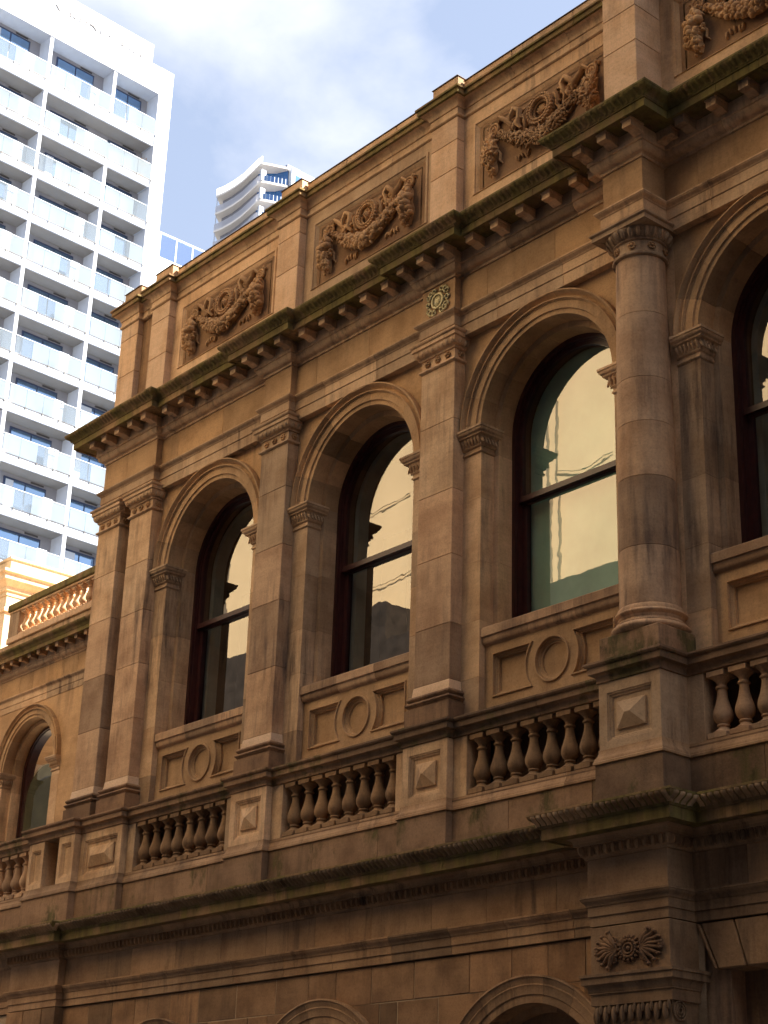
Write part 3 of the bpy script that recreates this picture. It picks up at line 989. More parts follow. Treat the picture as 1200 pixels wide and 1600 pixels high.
def seg_outline(inset, zt, zb, xl, rc, n=9):
    """panel with one side hollowed round the roundel; returned counter-clockwise for the left panel"""
    zt, zb, xl, r = zt - inset, zb + inset, xl + inset, rc + inset
    a0 = math.asin(min(.999, zt / r)); a1 = math.asin(max(-.999, zb / r))
    p = [(xl, zb)]
    for i in range(n + 1):
        a = a1 + (a0 - a1) * i / n
        p.append((-r * math.cos(a), r * math.sin(a)))
    p.append((xl, zt))
    return p
def apron_mesh():
    bm = bmesh.new()
    Y0 = .285
    steps = [(0, 0), (.003, -.02), (.018, -.02), (.022, .014), (.034, .014), (.05, .04), (.066, .042), (.068, .075)]
    L = [[(x, Y0 + d, z) for x, z in seg_outline(i, .28, -.28, -1.0, .42)] for i, d in steps]
    Rr = [[(-x, Y0 + d, z) for x, z in seg_outline(i, .28, -.28, -1.0, .42)][::-1] for i, d in steps]
    n = 32
    C = [[((.285 - i) * math.cos(2 * math.pi * k / n), Y0 + d, (.285 - i) * math.sin(2 * math.pi * k / n)) for k in range(n)] for i, d in
         [(0, 0), (.004, -.022), (.022, -.022), (.028, .016), (.045, .016), (.06, .04), (.085, .042), (.088, .06)]]
    outer = [(-1.16, Y0, -.62), (1.16, Y0, -.62), (1.16, Y0, .41), (-1.16, Y0, .41)]
    tess_plate(bm, [outer, L[0], Rr[0], C[0]])
    for q in (L, Rr, C):
        nest(bm, q)
    bx(bm, -1.16, 1.16, .41, .62, -.62, .40)
    return finish(bm, 'apron_panel', 'stone_warm', 25)
APR = apron_mesh()

# sash windows
def arch_ring(bm, r0, r1, zb, y0, y1, n=32, cz=AZ):
    """arched frame: legs and head between two radii"""
    def out(r):
        return [(-r, zb)] + [(-r * math.cos(math.pi * i / n), cz + r * math.sin(math.pi * i / n)) for i in range(n + 1)] + [(r, zb)]
    a, b = out(r0), out(r1)
    fa = [[bm.verts.new((x, y, z)) for x, z in q] for q in (a, b) for y in (y0, y1)]
    A0, A1, B0, B1 = fa
    for i in range(len(a) - 1):
        bm.faces.new((A0[i], A0[i + 1], B0[i + 1], B0[i]))
        bm.faces.new((A1[i], B1[i], B1[i + 1], A1[i + 1]))
        bm.faces.new((A0[i], A1[i], A1[i + 1], A0[i + 1]))
        bm.faces.new((B0[i], B0[i + 1], B1[i + 1], B1[i]))
    for i in (0, -1):
        bm.faces.new((A0[i], B0[i], B1[i], A1[i]))
def win_meshes():
    o = {}
    bm = bmesh.new()
    arch_ring(bm, 1.075, 1.005, .60, .66, .92)
    arch_ring(bm, 1.02, .985, .60, .70, .86)
    bx(bm, -1.0, 1.0, .66, .92, .60, .66)
    o['window'] = finish(bm, 'window', 'paint', 30)
    bm = bmesh.new()
    arch_ring(bm, .99, .93, 2.42, .72, .775)
    bx(bm, -.985, .985, .715, .78, 2.40, 2.475)
    o['upper_sash'] = finish(bm, 'upper_sash', 'paint', 30)
    bm = bmesh.new()
    bx(bm, -.985, -.915, .785, .84, .66, 2.46); bx(bm, .915, .985, .785, .84, .66, 2.46)
    bx(bm, -.985, .985, .784, .841, .655, .76); bx(bm, -.985, .985, .783, .842, 2.385, 2.465)
    o['lower_sash'] = finish(bm, 'lower_sash', 'paint', 0)
    bm = bmesh.new()
    n = 32
    pl = [(-.935, 2.47)] + [(-.935 * math.cos(math.pi * i / n), AZ + .935 * math.sin(math.pi * i / n)) for i in range(n + 1)] + [(.935, 2.47)]
    v = [bm.verts.new((x, .75, z)) for x, z in pl]
    bm.faces.new(v)
    o['upper_pane'] = finish(bm, 'pane', 'pane', 0)
    bm = bmesh.new()
    v = [bm.verts.new(p) for p in rect(-.92, .92, .75, 2.39, .815)]
    bm.faces.new(v)
    o['lower_pane'] = finish(bm, 'pane', 'pane', 0)
    bm = bmesh.new()
    arch_ring(bm, .985, .90, .66, .93, 1.12)
    o['inner_lining'] = finish(bm, 'inner_lining', 'inner', 30)
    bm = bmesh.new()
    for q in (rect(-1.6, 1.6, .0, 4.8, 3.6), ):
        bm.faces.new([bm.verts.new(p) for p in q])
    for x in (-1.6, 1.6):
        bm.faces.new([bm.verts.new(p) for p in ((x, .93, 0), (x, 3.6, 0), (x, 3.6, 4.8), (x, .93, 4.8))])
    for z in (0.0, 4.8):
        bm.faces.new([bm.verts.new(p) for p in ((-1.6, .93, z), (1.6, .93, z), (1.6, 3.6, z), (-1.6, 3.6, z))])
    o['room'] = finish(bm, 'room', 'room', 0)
    bm = bmesh.new()
    pl = [(-.95, .70)] + [(-.95 * math.cos(math.pi * i / n), AZ + .95 * math.sin(math.pi * i / n)) for i in range(n + 1)] + [(.95, .70)]
    for y in (.90, .915):
        bm.faces.new([bm.verts.new((x, y, z)) for x, z in pl])
    o['board'] = finish(bm, 'backing_board', 'green', 0)
    bm = bmesh.new()
    for k in range(5):
        bx(bm, -1.5 + k * .6, -1.5 + k * .6 + .585, 1.9, 1.94, 0, 3.4, .004)
    o['panelling'] = finish(bm, 'panelling', 'timber', 0)
    return o
WM = win_meshes()

for bi, b in enumerate(BAYS):
    sp = put('bay_wall', SPM, BLD, (b, 0, 0))
    for k in range(NV):
        put('voussoir', VO, sp, (b, 0, AZ), (0, -math.pi / 2 + math.pi / NV * (k + .5), 0))
    for s in (-1, 1):
        zs = [-.6, .02 + random.uniform(-.04, .04), .75 + random.uniform(-.1, .1), 1.55 + random.uniform(-.1, .1), 2.3 + random.uniform(-.1, .1), 3.004]
        for a, c in zip(zs[:-1], zs[1:]):
            def f(s=s, a=a, c=c):
                bm = bmesh.new(); extrude_plan(bm, jamb_plan(s), a + .0018, c - .0018); return finish(bm, 'jamb_stone', 'stone', 0)
            put('jamb_stone', f(), sp, (b, 0, 0))
        put('impost_capital', IMP[s], sp, (b, 0, 0))
        def fbk(s=s):
            bm = bmesh.new(); extrude_plan(bm, [(s * 1.475, .192), (s * (R1 + .002), .192), (s * (R1 + .002), .422), (s * (R2 + .002), .422), (s * (R2 + .002), .8), (s * 1.475, .8)], 3.0, AZ + .002); return finish(bm, 'jamb_stone', 'stone', 0)
        put('jamb_stone', cached(('jback', s), fbk), sp, (b, 0, 0))
    for x0, x1 in ((-1.14, -.35), (-.35, .42), (.42, 1.14)):
        fr = path_frames([(x0 + (.002 if x0 > -1 else 0), .275), (x1 - (.002 if x1 < 1 else 0), .275)])
        put('sill_stone', cached(('sill', x0), lambda: sweep_mesh('sill_stone', fr, SILL, 'stone_grey')), sp, (b, 0, 0))
    put('apron_panel', APR, sp, (b, 0, 0))
    w = put('window', WM['window'], BLD, (b, 0, 0))
    for nm, k in (('upper_sash', 'upper_sash'), ('lower_sash', 'lower_sash'), ('pane', 'upper_pane'), ('pane', 'lower_pane'), ('inner_lining', 'inner_lining'), ('room', 'room')):
        put(nm, WM[k], w, (b, 0, 0))
    if bi == 2:
        put('backing_board', WM['board'], w, (b, 0, 0))
    elif bi != 3:
        put('panelling', WM['panelling'], w, (b, 0, 0))

# ---- balcony balustrade and pedestals
DB, DP, DC = 0.015, -0.085, -0.418
ped = [(-17.0, DB), (-9.3, DB), (-9.3, -.2), (-7.93, -.2), (-7.93, DP), (-6.765, DP), (-6.765, DB)]
for c in (XC[1], XC[2]):
    ped += [(c - .405, DB), (c - .405, DP), (c + .405, DP), (c + .405, DB)]
for c in CX:
    ped += [(c - .429, DB), (c - .429, DC), (c + .429, DC), (c + .429, DB)]
ped += [(XR, DB)]
rail_prof = [(-.33, -.772), (0.004, -.772), (0.018, -.765), (0.018, -.735)] + curve((0.02, -.73), (0.06, -.68), 4, 'cavetto') + [(0.075, -.676), (0.085, -.672), (0.085, -.60), (0.105, -.594), (0.12, -.575), (0.12, -.552), (0.06, -.535), (-.33, -.525)]
bmd_prof = [(-.42, -1.66), (0.055, -1.66), (0.055, -1.635), (0.045, -1.625)] + curve((0.045, -1.62), (0.015, -1.55), 4, 'cyma') + [(0.01, -1.54), (0.01, -1.502), (-.42, -1.502)]
plin_prof = [(-.42, -2.16), (0.035, -2.16), (0.035, -1.664), (-.42, -1.664)]
jr = [x for b in BAYS for x in jit(b, (.1,))] + [-11, -13.5]
balus = sweep('balustrade', BLD, ped, rail_prof, 'stone_plinth', bay_cuts(ped, DB, jr))
balus0 = balus[0]
for o in balus[1:]:
    o.name = 'rail_stone'
    o.parent = balus0
    o.location = WP[[k for k in WP if bpy.data.objects.get(k) is None][0]] - WP['balustrade'] if False else o.location - balus0.location
sweep('base_stone', balus0, ped, bmd_prof, 'stone_low', bay_cuts(ped, DB, [x + .4 for x in jr]))
sweep('plinth_stone', balus0, ped, plin_prof, 'stone_plinth', bay_cuts(ped, DB, [x - .5 for x in jr] + [x + .8 for x in jr]))

def die_mesh(h, dp, z0, z1, fr_in, pyr, mat='stone'):
    """pedestal die with a framed sunk panel and a raised pyramid"""
    bm = bmesh.new()
    zc0, zc1 = -1.42, -.89
    hw = h - fr_in
    seq = [(h, z0, z1, 0), (hw, zc0, zc1, 0), (hw - .004, zc0 + .004, zc1 - .004, .01), (hw - .018, zc0 + .018, zc1 - .018, .01), (hw - .024, zc0 + .024, zc1 - .024, .026), (hw - .045, zc0 + .045, zc1 - .045, .03), (hw - .055, zc0 + .055, zc1 - .055, .045)]
    if pyr:
        px, pz = hw - .115, .15
        zc = (zc0 + zc1) / 2
        tip = max(0.004, px - .16)
        seq += [(px, zc - pz, zc + pz, .045), (px, zc - pz, zc + pz, .02), (tip, zc - .004, zc + .004, -.045)]
    nest(bm, [rect(-a, a, b, c, d) for a, b, c, d in seq])
    for x in (-h, h):
        bm.faces.new([bm.verts.new(p) for p in ((x, 0, z0), (x, dp, z0), (x, dp, z1), (x, 0, z1))])
    return finish(bm, 'pedestal_die', mat, 0)
def die(c, h, y, fr_in=.115, pyr=True, dp=.45):
    put('pedestal_die', cached(('die', h, fr_in, pyr, dp), lambda: die_mesh(h, dp, -1.503, -.771, fr_in, pyr)), balus0, (c, y, 0))
for c in (XC[1], XC[2]):
    die(c, .405, DP)
for c in CX:
    die(c, .429, DC, dp=.8)
die(-7.347, .5825, DP)
die(-8.16, .23, -.2, .085, False)
die(-9.07, .23, -.2, .085, False)
box('die_back', balus0, -8.84, -8.39, 0.05, .4, -1.503, -.771, 'stone_dark', 0)

def baluster_mesh(h=.60, sc=1.0, mat='stone_grey', seg=18):
    bm = bmesh.new()
    s = sc
    bx(bm, -.112 * s, .112 * s, -.112 * s, .112 * s, 0, .06, .004)
    bx(bm, -.105 * s, .105 * s, -.105 * s, .105 * s, .66, .72, .004)
    p = [(.105, .06), (.105, .075), (.085, .085), (.07, .10), (.055, .115), (.052, .13), (.062, .135), (.066, .145), (.062, .155), (.055, .16), (.066, .175), (.084, .20), (.096, .235), (.098, .265), (.092, .305), (.078, .35),
         (.064, .40), (.053, .45), (.047, .50), (.046, .53), (.052, .535), (.062, .545), (.062, .56), (.052, .568), (.046, .575), (.05, .60), (.066, .625), (.088, .645), (.098, .655), (.098, .662)]
    lathe(bm, [(r * s, z) for r, z in p], seg)
    return finish(bm, 'baluster', mat, 40)
BAL = baluster_mesh(sc=1.08, mat='balstone')
BALP = baluster_mesh(sc=1.08, mat='stone_grey')
for b in BAYS:
    for s in (-1, 1):
        x0, x1 = (b - 1.395, b - 1.157) if s < 0 else (b + 1.157, b + 1.395)
        if b == BAYS[0] and s < 0:
            x0 = b - 1.364
        box('end_block', balus0, x0, x1, DB, .42, -1.503, -.771, 'stone', 0.005)
    for k in range(8):
        put('baluster', BAL if b < 3 else BALP, balus0, (b + (k - 3.5) * .2855, .125, -1.497))
for k in range(20):
    if -9.55 - k * .2855 > -13.2:
        put('baluster', BALP, balus0, (-9.62 - k * .2855, .125, -1.497))
box('end_block', balus0, -9.3, -9.29, DB + .003, .42, -1.503, -.771, 'stone', 0.0)
box('end_block', balus0, -14.2, -13.2, DB, .42, -1.503, -.771, 'stone', 0.005)
# balcony floor and back wall under the windows
def balc_back():
    bm = bmesh.new()
    bx(bm, XL, XR, .46, .66, -1.6, -.55)
    bx(bm, -17, XL, 1.4, 1.7, -1.6, -.4)
    bx(bm, -17, XR, .0, 1.6, -1.64, -1.53)
    return finish(bm, 'balcony_floor', 'stone_dark', 0)
put('balcony_floor', balc_back(), BLD, (0, 0, 0))

# ---- lower entablature
LB, LC = -.128, -.52
low = [(-17.0, LB), (-9.4, LB), (-9.4, -.24), (-7.95, -.24), (-7.95, LB)]
for c in CX:
    low += [(c - .534, LB), (c - .534, LC), (c + .534, LC), (c + .534, LB)]
low += [(XR, LB)]
LK = -.45
la_prof = [(LK, -3.345), (-.012, -3.345), (-.012, -3.25), (.003, -3.244), (.003, -3.152), (.014, -3.147)] + curve((.016, -3.142), (.06, -3.075), 5, 'cyma') + [(.067, -3.07), (.067, -3.05), (0, -3.043), (LK, -3.043)]
lf_prof = [(LK, -3.041), (0, -3.041), (0, -2.668), (LK, -2.668)]
lb_prof = [(LK, -2.666), (.02, -2.666), (.024, -2.648), (.03, -2.643)] + curve((.03, -2.64), (.075, -2.535), 5, 'ovolo') + [(.10, -2.53), (.10, -2.505)] + curve((.105, -2.50), (.15, -2.46), 4, 'cavetto') + [(.16, -2.455), (LK, -2.455)]
lc_prof = [(LK, -2.452), (.305, -2.452), (.31, -2.466), (.335, -2.466), (.335, -2.35), (.352, -2.346), (.352, -2.332)] + curve((.356, -2.33), (.445, -2.225), 7, 'cyma') + [(.452, -2.222), (.452, -2.198), (.1, -2.12), (LK, -2.12)]
lj = [-13.0, -11.2] + [x for x in (-7.0, -6.1, -5.0, -3.9, -2.9, -1.9, -.8, .25, 1.2, 2.2, 4.8, 5.9)]
low_core = sweep('lower_entablature', BLD, low, [(LK, -3.34), (-.03, -3.34), (-.03, -2.13), (LK, -2.13)], 'core')[0]
sweep('architrave_stone', low_core, low, la_prof, 'stone_low', bay_cuts(low, LB, jit(0, [x + .3 for x in lj])))
sweep('frieze_stone', low_core, low, lf_prof, 'stone_low', bay_cuts(low, LB, jit(0, lj)))
sweep('bed_mould_stone', low_core, low, lb_prof, 'stone_low', bay_cuts(low, LB, jit(0, [x - .25 for x in lj])))
sweep('cornice_stone', low_core, low, lc_prof, 'stone_moss', bay_cuts(low, LB, jit(0, [x + .5 for x in lj])))
cy_lo = curve((.358, -2.326), (.447, -2.228), 5, 'cyma')
for (x0, x1, y), (bx0, bx1, by) in zip(runs(low, .40), runs(low, 0.0)):
    o = put('carved_leaves', leaf_strip('carved_leaves', x1 - x0, .08, [(a, z) for a, z in cy_lo], 'leafstone', .038, .78, .0), low_core, (x0, by, 0))
    o['kind'] = 'stuff'
def egg_strip(L, w=.10):
    bm = bmesh.new()
    n = max(1, int(L / w)); w = L / n
    for i in range(n):
        egg_dart(bm, w * (i + .5), -.06, -2.53, w, .11, .045)
    return finish(bm, 'egg_and_dart', 'stone_low', 45)
for (x0, x1, y), (bx0, bx1, by) in zip(runs(low, .05), runs(low, 0.0)):
    if x0 < -9.5:
        continue
    o = put('egg_and_dart', egg_strip(x1 - x0), low_core, (x0, by, 0)); o['kind'] = 'stuff'
for (a, b) in yruns(low, .05):
    if a[0] > 5 or a[0] < -9:
        continue
    o = put('egg_and_dart', egg_strip(b[1] - a[1] - .05), low_core, (a[0] - .05, a[1], 0), (0, 0, R(90))); o['kind'] = 'stuff'
for (a, b) in yruns(low, .40):
    o = put('carved_leaves', leaf_strip('carved_leaves', b[1] - a[1], .08, [(q - .40, z) for q, z in cy_lo], 'leafstone', .038, .78, .0), low_core, (a[0], a[1], 0), (0, 0, R(90))); o['kind'] = 'stuff'

# ---- ground storey: ashlar blocks, arches, lower pier, flat arch
GY = -.085
GA = -5.12
wall_g = box('ground_storey_wall', BLD, -17.0, XR, GY + .30, .45, GZ, -3.3, 'core', 0)
put('mortar_bed', cached('gm', lambda: (lambda bm: (tess_plate(bm, [[(-17, 0, GZ + .01), (-6.35, 0, GZ + .01)] + [(-5.4 + x, 0, z) for x, _, z in arch_outline(1.2, GZ + .01, cz=GA)] + [(-2.9, 0, GZ + .01)] + [(-1.8 + x, 0, z) for x, _, z in arch_outline(1.2, GZ + .01, cz=GA)] + [(.7, 0, GZ + .01)] * 0 + [(1.8 + x, 0, z) for x, _, z in arch_outline(1.2, GZ + .01, cz=GA)] + [(4.2, 0, GZ + .01), (4.2, 0, -3.36), (-17, 0, -3.36)]]), finish(bm, 'mortar_bed', 'mortar', 0))[1])(bmesh.new())), wall_g, (0, GY + .006, 0))
def ashlar(x0, x1, z0, z1):
    """rectangular block, cut back where an arch ring passes through it"""
    for ac in (-5.4, -1.8, 1.8):
        if x1 > ac - 1.46 and x0 < ac + 1.46:
            rr = 1.42
            def inside(x, z):
                return (z < GA and abs(x - ac) < rr) or math.hypot(x - ac, z - GA) < rr
            cs = [inside(x, z) for x in (x0, x1) for z in (z0, z1)]
            if all(cs):
                return
            if any(cs) or (x0 < ac < x1 and inside(ac, z0)):
                # polygon of the block outside the ring
                def ringz(x):
                    d = rr * rr - (x - ac) ** 2
                    return GA + math.sqrt(d) if d > 0 else -99
                n = 8
                lo = [(x0 + (x1 - x0) * i / n, max(z0, ringz(x0 + (x1 - x0) * i / n))) for i in range(n + 1)]
                lo = [(x, z) for x, z in lo if z < z1 - .004]
                if len(lo) < 2:
                    return
                poly = lo + [(lo[-1][0], z1), (lo[0][0], z1)]
                bm = bmesh.new()
                for y in (0, .2):
                    tess_plate(bm, [[(x, y, z) for x, z in poly]])
                a = [bm.verts.new((x, 0, z)) for x, z in poly]; b = [bm.verts.new((x, .2, z)) for x, z in poly]
                for i in range(len(poly)):
                    j = (i + 1) % len(poly)
                    bm.faces.new((a[i], a[j], b[j], b[i]))
                put('stone_block', finish(bm, 'stone_block', 'ashlar', 0), wall_g, (0, GY + random.uniform(-.003, .003), 0))
                return
    y = GY + random.uniform(-.004, .003)
    box('stone_block', wall_g, x0, x1, y, GY + .2, z0, z1, 'ashlar', 0.006)
first = [-9.35, -8.0, -7.25, -6.6, -6.0, -5.67, -5.13, -4.45, -3.59, -2.74, -2.07, -1.53, -.86, -.09, .85, 1.52, 2.07, 2.62, 3.07]
rows = [(-3.355, -3.79, first)]
zz = -3.79
k = 0
rr_ = random.Random(3)
while zz > -6.6:
    z2 = zz - .44
    xs = [-9.35]
    while xs[-1] < 3.0:
        xs.append(xs[-1] + rr_.uniform(.62, 1.0))
    xs[-1] = 3.07
    if k == 0:
        xs = [-9.35, -8.4, -7.6, -6.9, -6.1, -5.0, -4.2, -3.3, -2.9, -2.2, -1.4, -.7, -.38, .33, 1.0, 1.8, 2.6, 3.07]
    rows.append((zz, z2, xs)); zz = z2; k += 1
for z1, z0, xs in rows:
    for a, b in zip(xs[:-1], xs[1:]):
        ashlar(a + .006, b - .006, z0 + .006, z1 - .006)
box('plinth_course', wall_g, -17, 3.07, GY - .12, GY + .2, GZ, -6.6, 'stone_plinth', 0.02)
# arches of the ground storey
GPROF = [(1.45, .0), (1.45, -.075), (1.43, -.08), (1.42, -.065), (1.36, -.045), (1.345, -.05), (1.33, -.04), (1.25, -.035), (1.24, -.02), (1.16, -.018), (1.155, .20), (1.09, .202), (1.09, .5), (1.2, .55), (1.42, .12)]
GV = arc_piece('voussoir', GPROF, -math.pi / NV / 2 + .0014, math.pi / NV / 2 - .0014, 'stone_low')
for b in (-5.4, -1.8, 1.8):
    for k in range(NV):
        put('voussoir', GV, wall_g, (b, GY, GA), (0, -math.pi / 2 + math.pi / NV * (k + .5), 0))
    for s in (-1, 1):
        bm = bmesh.new()
        extrude_plan(bm, [(s * 1.45, GY - .06), (s * 1.155, GY - .02), (s * 1.155, GY + .2), (s * 1.09, GY + .2), (s * 1.09, GY + .5), (s * 1.45, GY + .5)], GZ, GA)
        put('jamb_stone', finish(bm, 'jamb_stone', 'stone_grey', 0), wall_g, (b, 0, 0))
    bm = bmesh.new()
    arch_ring(bm, 1.10, 1.0, GZ + .5, .30, .42, cz=GA); bx(bm, -.04, .04, .31, .41, GZ + .5, GA + 1.0); bx(bm, -1.05, 1.05, .305, .415, GA - .04, GA + .05); bx(bm, -1.1, 1.1, .2, .45, GZ, GZ + .55)
    w = put('ground_window', finish(bm, 'ground_window', 'paint', 30), BLD, (b, 0, 0))
    bm = bmesh.new(); bm.faces.new([bm.verts.new((x, .36, z)) for x, _, z in arch_outline(1.02, GZ + .5, cz=GA)]); put('pane', finish(bm, 'pane', 'pane', 0), w, (b, 0, 0))
    bm = bmesh.new(); bm.faces.new([bm.verts.new((x, .44, z)) for x, _, z in arch_outline(1.12, GZ, cz=GA)]); put('room', finish(bm, 'room', 'room', 0), w, (b, 0, 0))
# lower pier under the column, with leaf ornament, and corner pier
def leaf_ornament():
    bm = bmesh.new()
    ring_y(bm, (0, -.01, 0), .10, .022, 20, 6); ring_y(bm, (0, -.015, 0), .06, .016, 16, 6); blob(bm, (0, -.01, 0), .03, .035, .03)
    for i in range(16):
        a = 2 * math.pi * i / 16
        blob(bm, (.135 * math.cos(a), -.008, .135 * math.sin(a)), .022, .025, .03, -a + math.pi / 2, 6, 4)
        blob(bm, (.10 * math.cos(a), -.03, .10 * math.sin(a)), .012, .012, .012, 0, 5, 4)
    for s in (-1, 1):
        for j, a in enumerate((-1.05, -.7, -.38, -.12, .12, .38, .7, 1.05)):
            L = .28 - .04 * abs(a)
            p0 = Vector((s * .15, -.012, 0)); d = Vector((s * math.cos(a), 0, math.sin(a)))
            p1 = p0 + d * L * .5 + Vector((0, -.02, .01)); p2 = p0 + d * L
            tube(bm, [p0, p1, p2], [.012, .03, .014], 6)
            blob(bm, p2 + Vector((0, -.01, 0)), .03, .028, .022, a * s, 6, 5)
        for q in (-.12, .12):
            ring_y(bm, (s * .20, -.012, q), .032, .014, 12, 5)
            blob(bm, (s * .17, -.01, q * .6), .03, .03, .02)
        blob(bm, (s * .42, -.015, 0), .035, .03, .04)
    return finish(bm, 'leaf_ornament', 'stone_dark', 60)
LEAF = leaf_ornament()
def low_cap(h):
    fr = path_frames([(-h, .5), (-h, 0), (h, 0), (h, .5)])
    p = [(-.2, -4.40), (.0, -4.40), (.02, -4.385), (.02, -4.36), (.0, -4.35), (.0, -4.13), (.03, -4.125), (.03, -4.02), (.045, -4.015), (.045, -4.0)] + curve((.05, -3.995), (.085, -3.93), 4, 'cavetto') + [(.10, -3.925), (.10, -3.86), (.115, -3.855), (.115, -3.825), (-.2, -3.825)]
    me = sweep_mesh('lower_capital', fr, p, 'stone_grey')
    bm = bmesh.new(); bm.from_mesh(me)
    for i in range(9):
        x = -h + .06 + i * (2 * h - .12) / 8
        blob(bm, (x, -.03, -4.22), .032, .035, .085, 0, 6, 5)
        blob(bm, (x + .05, -.035, -4.17), .018, .025, .05, 0, 5, 4)
    for s in (-1, 1):
        lathe_pts = []
        ringv = []
        for q in (.09, .06, .03):
            tube(bm, [(s * (h + .02) + 0 * q, -.0 + .09 + q * math.cos(t), -4.22 + q * math.sin(t)) for t in [i * 2 * math.pi / 12 for i in range(13)]], .012, 5)
    return finish(bm, 'lower_capital', 'stone_low', 40)
for ci, c in enumerate(CX):
    pier = box('lower_pier', BLD, c - .50, c + .50, -.47, .3, GZ, -4.40, 'stone_low', .01)
    box('ornament_block', pier, c - .523, c + .523, -.503, .3, -3.825, -3.355, 'stone_low', .006)
    put('lower_capital', cached('lowcap', lambda: low_cap(.50)), pier, (c, -.47, 0))
    put('leaf_ornament', LEAF, pier, (c, -.507, -3.60), None, (1.0, 1.0, .84))
cp = box('corner_pier', BLD, -9.38, -7.97, -.215, .3, GZ, -3.355, 'ashlar', .01)
for z0, z1 in ((-3.79, -3.36), (-4.23, -3.80), (-4.67, -4.24)):
    for a, b in ((-9.40, -8.9), (-8.88, -8.35), (-8.33, -7.95)):
        box('stone_block', cp, a, b, -.235, .2, z0, z1, 'ashlar', .006)
# flat arch right of the pier
def wedge(xt0, xt1, zt, zb, cx, cz):
    bm = bmesh.new()
    f = lambda x: cx + (x - cx) * (zb - cz) / (zt - cz)
    g = .008
    q = [(xt0 + g, zt), (xt1 - g, zt), (f(xt1) - g, zb), (f(xt0) + g, zb)]
    a = [bm.verts.new((x, 0, z)) for x, z in q]; b = [bm.verts.new((x, .5, z)) for x, z in q]
    bm.faces.new(a); bm.faces.new(b)
    for i in range(4):
        bm.faces.new((a[i], a[(i + 1) % 4], b[(i + 1) % 4], b[i]))
    bmesh.ops.recalc_face_normals(bm, faces=bm.faces[:])
    bmesh.ops.bevel(bm, geom=bm.edges[:], offset=.012, segments=1, affect='EDGES')
    return finish(bm, 'voussoir', 'stone_low', 0)
xs = [4.10, 4.167, 4.584, 5.0, 5.4, 5.8, 6.22, 6.63, 6.70]
for a, b in zip(xs[:-1], xs[1:]):
    put('voussoir', wedge(a, b, -3.36, -3.815, 5.4, -6.1), wall_g, (0, -.10, 0))
box('wall_pier', wall_g, 4.05, 4.45, .0, .6, GZ, -3.36, 'stone_grey', .005)
box('wall_pier', wall_g, 6.35, 6.75, .0, .6, GZ, -3.36, 'stone_grey', .005)
ow = box('ground_window', BLD, 4.42, 6.38, .62, .70, GZ + .4, -3.4, 'room', 0)
box('transom', ow, 4.42, 6.38, .54, .61, -4.55, -4.45, 'paint', .005)
box('mullion', ow, 5.36, 5.44, .545, .605, GZ + .4, -3.4, 'paint', .005)
bm = bmesh.new(); bm.faces.new([bm.verts.new(p) for p in rect(4.42, 6.38, GZ + .4, -3.4, .58)]); put('pane', finish(bm, 'pane', 'pane', 0), ow, (0, 0, 0))

# brass vent on the frieze of the third pilaster
def vent_mesh():
    bm = bmesh.new()
    ring_y(bm, (0, -.012, 0), .105, .022, 22, 6)
    lathe_p = [(.0, 0)]
    blob(bm, (0, .005, 0), .085, .045, .085, 0, 14, 8)
    for i in range(14):
        a = 2 * math.pi * i / 14
        ex, ez = .19 * math.copysign(abs(math.cos(a)) ** .6, math.cos(a)), .17 * math.copysign(abs(math.sin(a)) ** .6, math.sin(a))
        ring_y(bm, (ex, -.012, ez), .036, .012, 10, 5)
        blob(bm, (ex * .82, -.016, ez * .82), .02, .02, .03, -a, 6, 4)
        blob(bm, (ex * 1.14, -.012, ez * 1.14), .018, .018, .02, 0, 6, 4)
    return finish(bm, 'vent_grille', 'verdigris', 50)
put('vent_grille', vent_mesh(), BLD, (0.0, ENT_P - .006, 5.40))

# ================================================================== the lower wing on the left
WY = 1.50
WNG = thing('sandstone_wing', 'lower sandstone wing with arched window and roof balustrade left of the corner pilasters', 'building', (-13.0, WY, GZ))
def wing_wall():
    bm = bmesh.new()
    def z(p): return p
    lp = [(-21, WY, -1.55), (-21, WY, 2.7), (XL + .02, WY, 2.7), (XL + .02, WY, -1.55)]
    for ac in (-12.83, -16.1):
        lp += [(ac - x, WY, zc) for x, _, zc in arch_outline(1.08, -1.55, cz=1.45)]
    tess_plate(bm, [lp])
    bx(bm, -21, XL, WY + .35, WY + .6, 2.4, 3.7)
    bx(bm, -21, XL, WY + .3, 9, 3.5, 3.75)
    bx(bm, -21, XL, WY + .35, WY + .7, GZ, -1.55)
    return finish(bm, 'wing_wall', 'stone_warm', 0)
ww = put('wing_wall', wing_wall(), WNG, (0, 0, 0))
wx = [-20, -18.6, -17.3, -15.9, -14.6, -13.4, -12.4, -11.3, -10.2, -9.3]
wpath = [(-21, WY), (XL + .02, WY)]
wj = lambda d: [x + d + 21 + random.uniform(-.1, .1) for x in wx]
WK = .74
up = lambda pr, d, k=.40: [((o * WK if o > -.3 else -.35), 2.655 + (z - 4.745) * WK) for o, z in pr]
sweep('architrave_stone', ww, wpath, up(arch_prof, 2.12), 'stone', wj(0))
sweep('frieze_stone', ww, wpath, up(friz_prof, 2.12), 'stone_warm', [x for k in (-.1, .45) for x in wj(k) if x < 12.3])
sweep('bed_mould_stone', ww, wpath, up(bed_prof, 2.12), 'stone', wj(.2))
sweep('cornice_stone', ww, wpath, up(cor_prof, 2.12), 'stone_moss', wj(.5))
for k in range(36):
    put('modillion', MOD, ww, (-8.75 - k * .335, WY - .135 * WK, 2.655 + (5.967 - 4.745) * WK), None, WK)
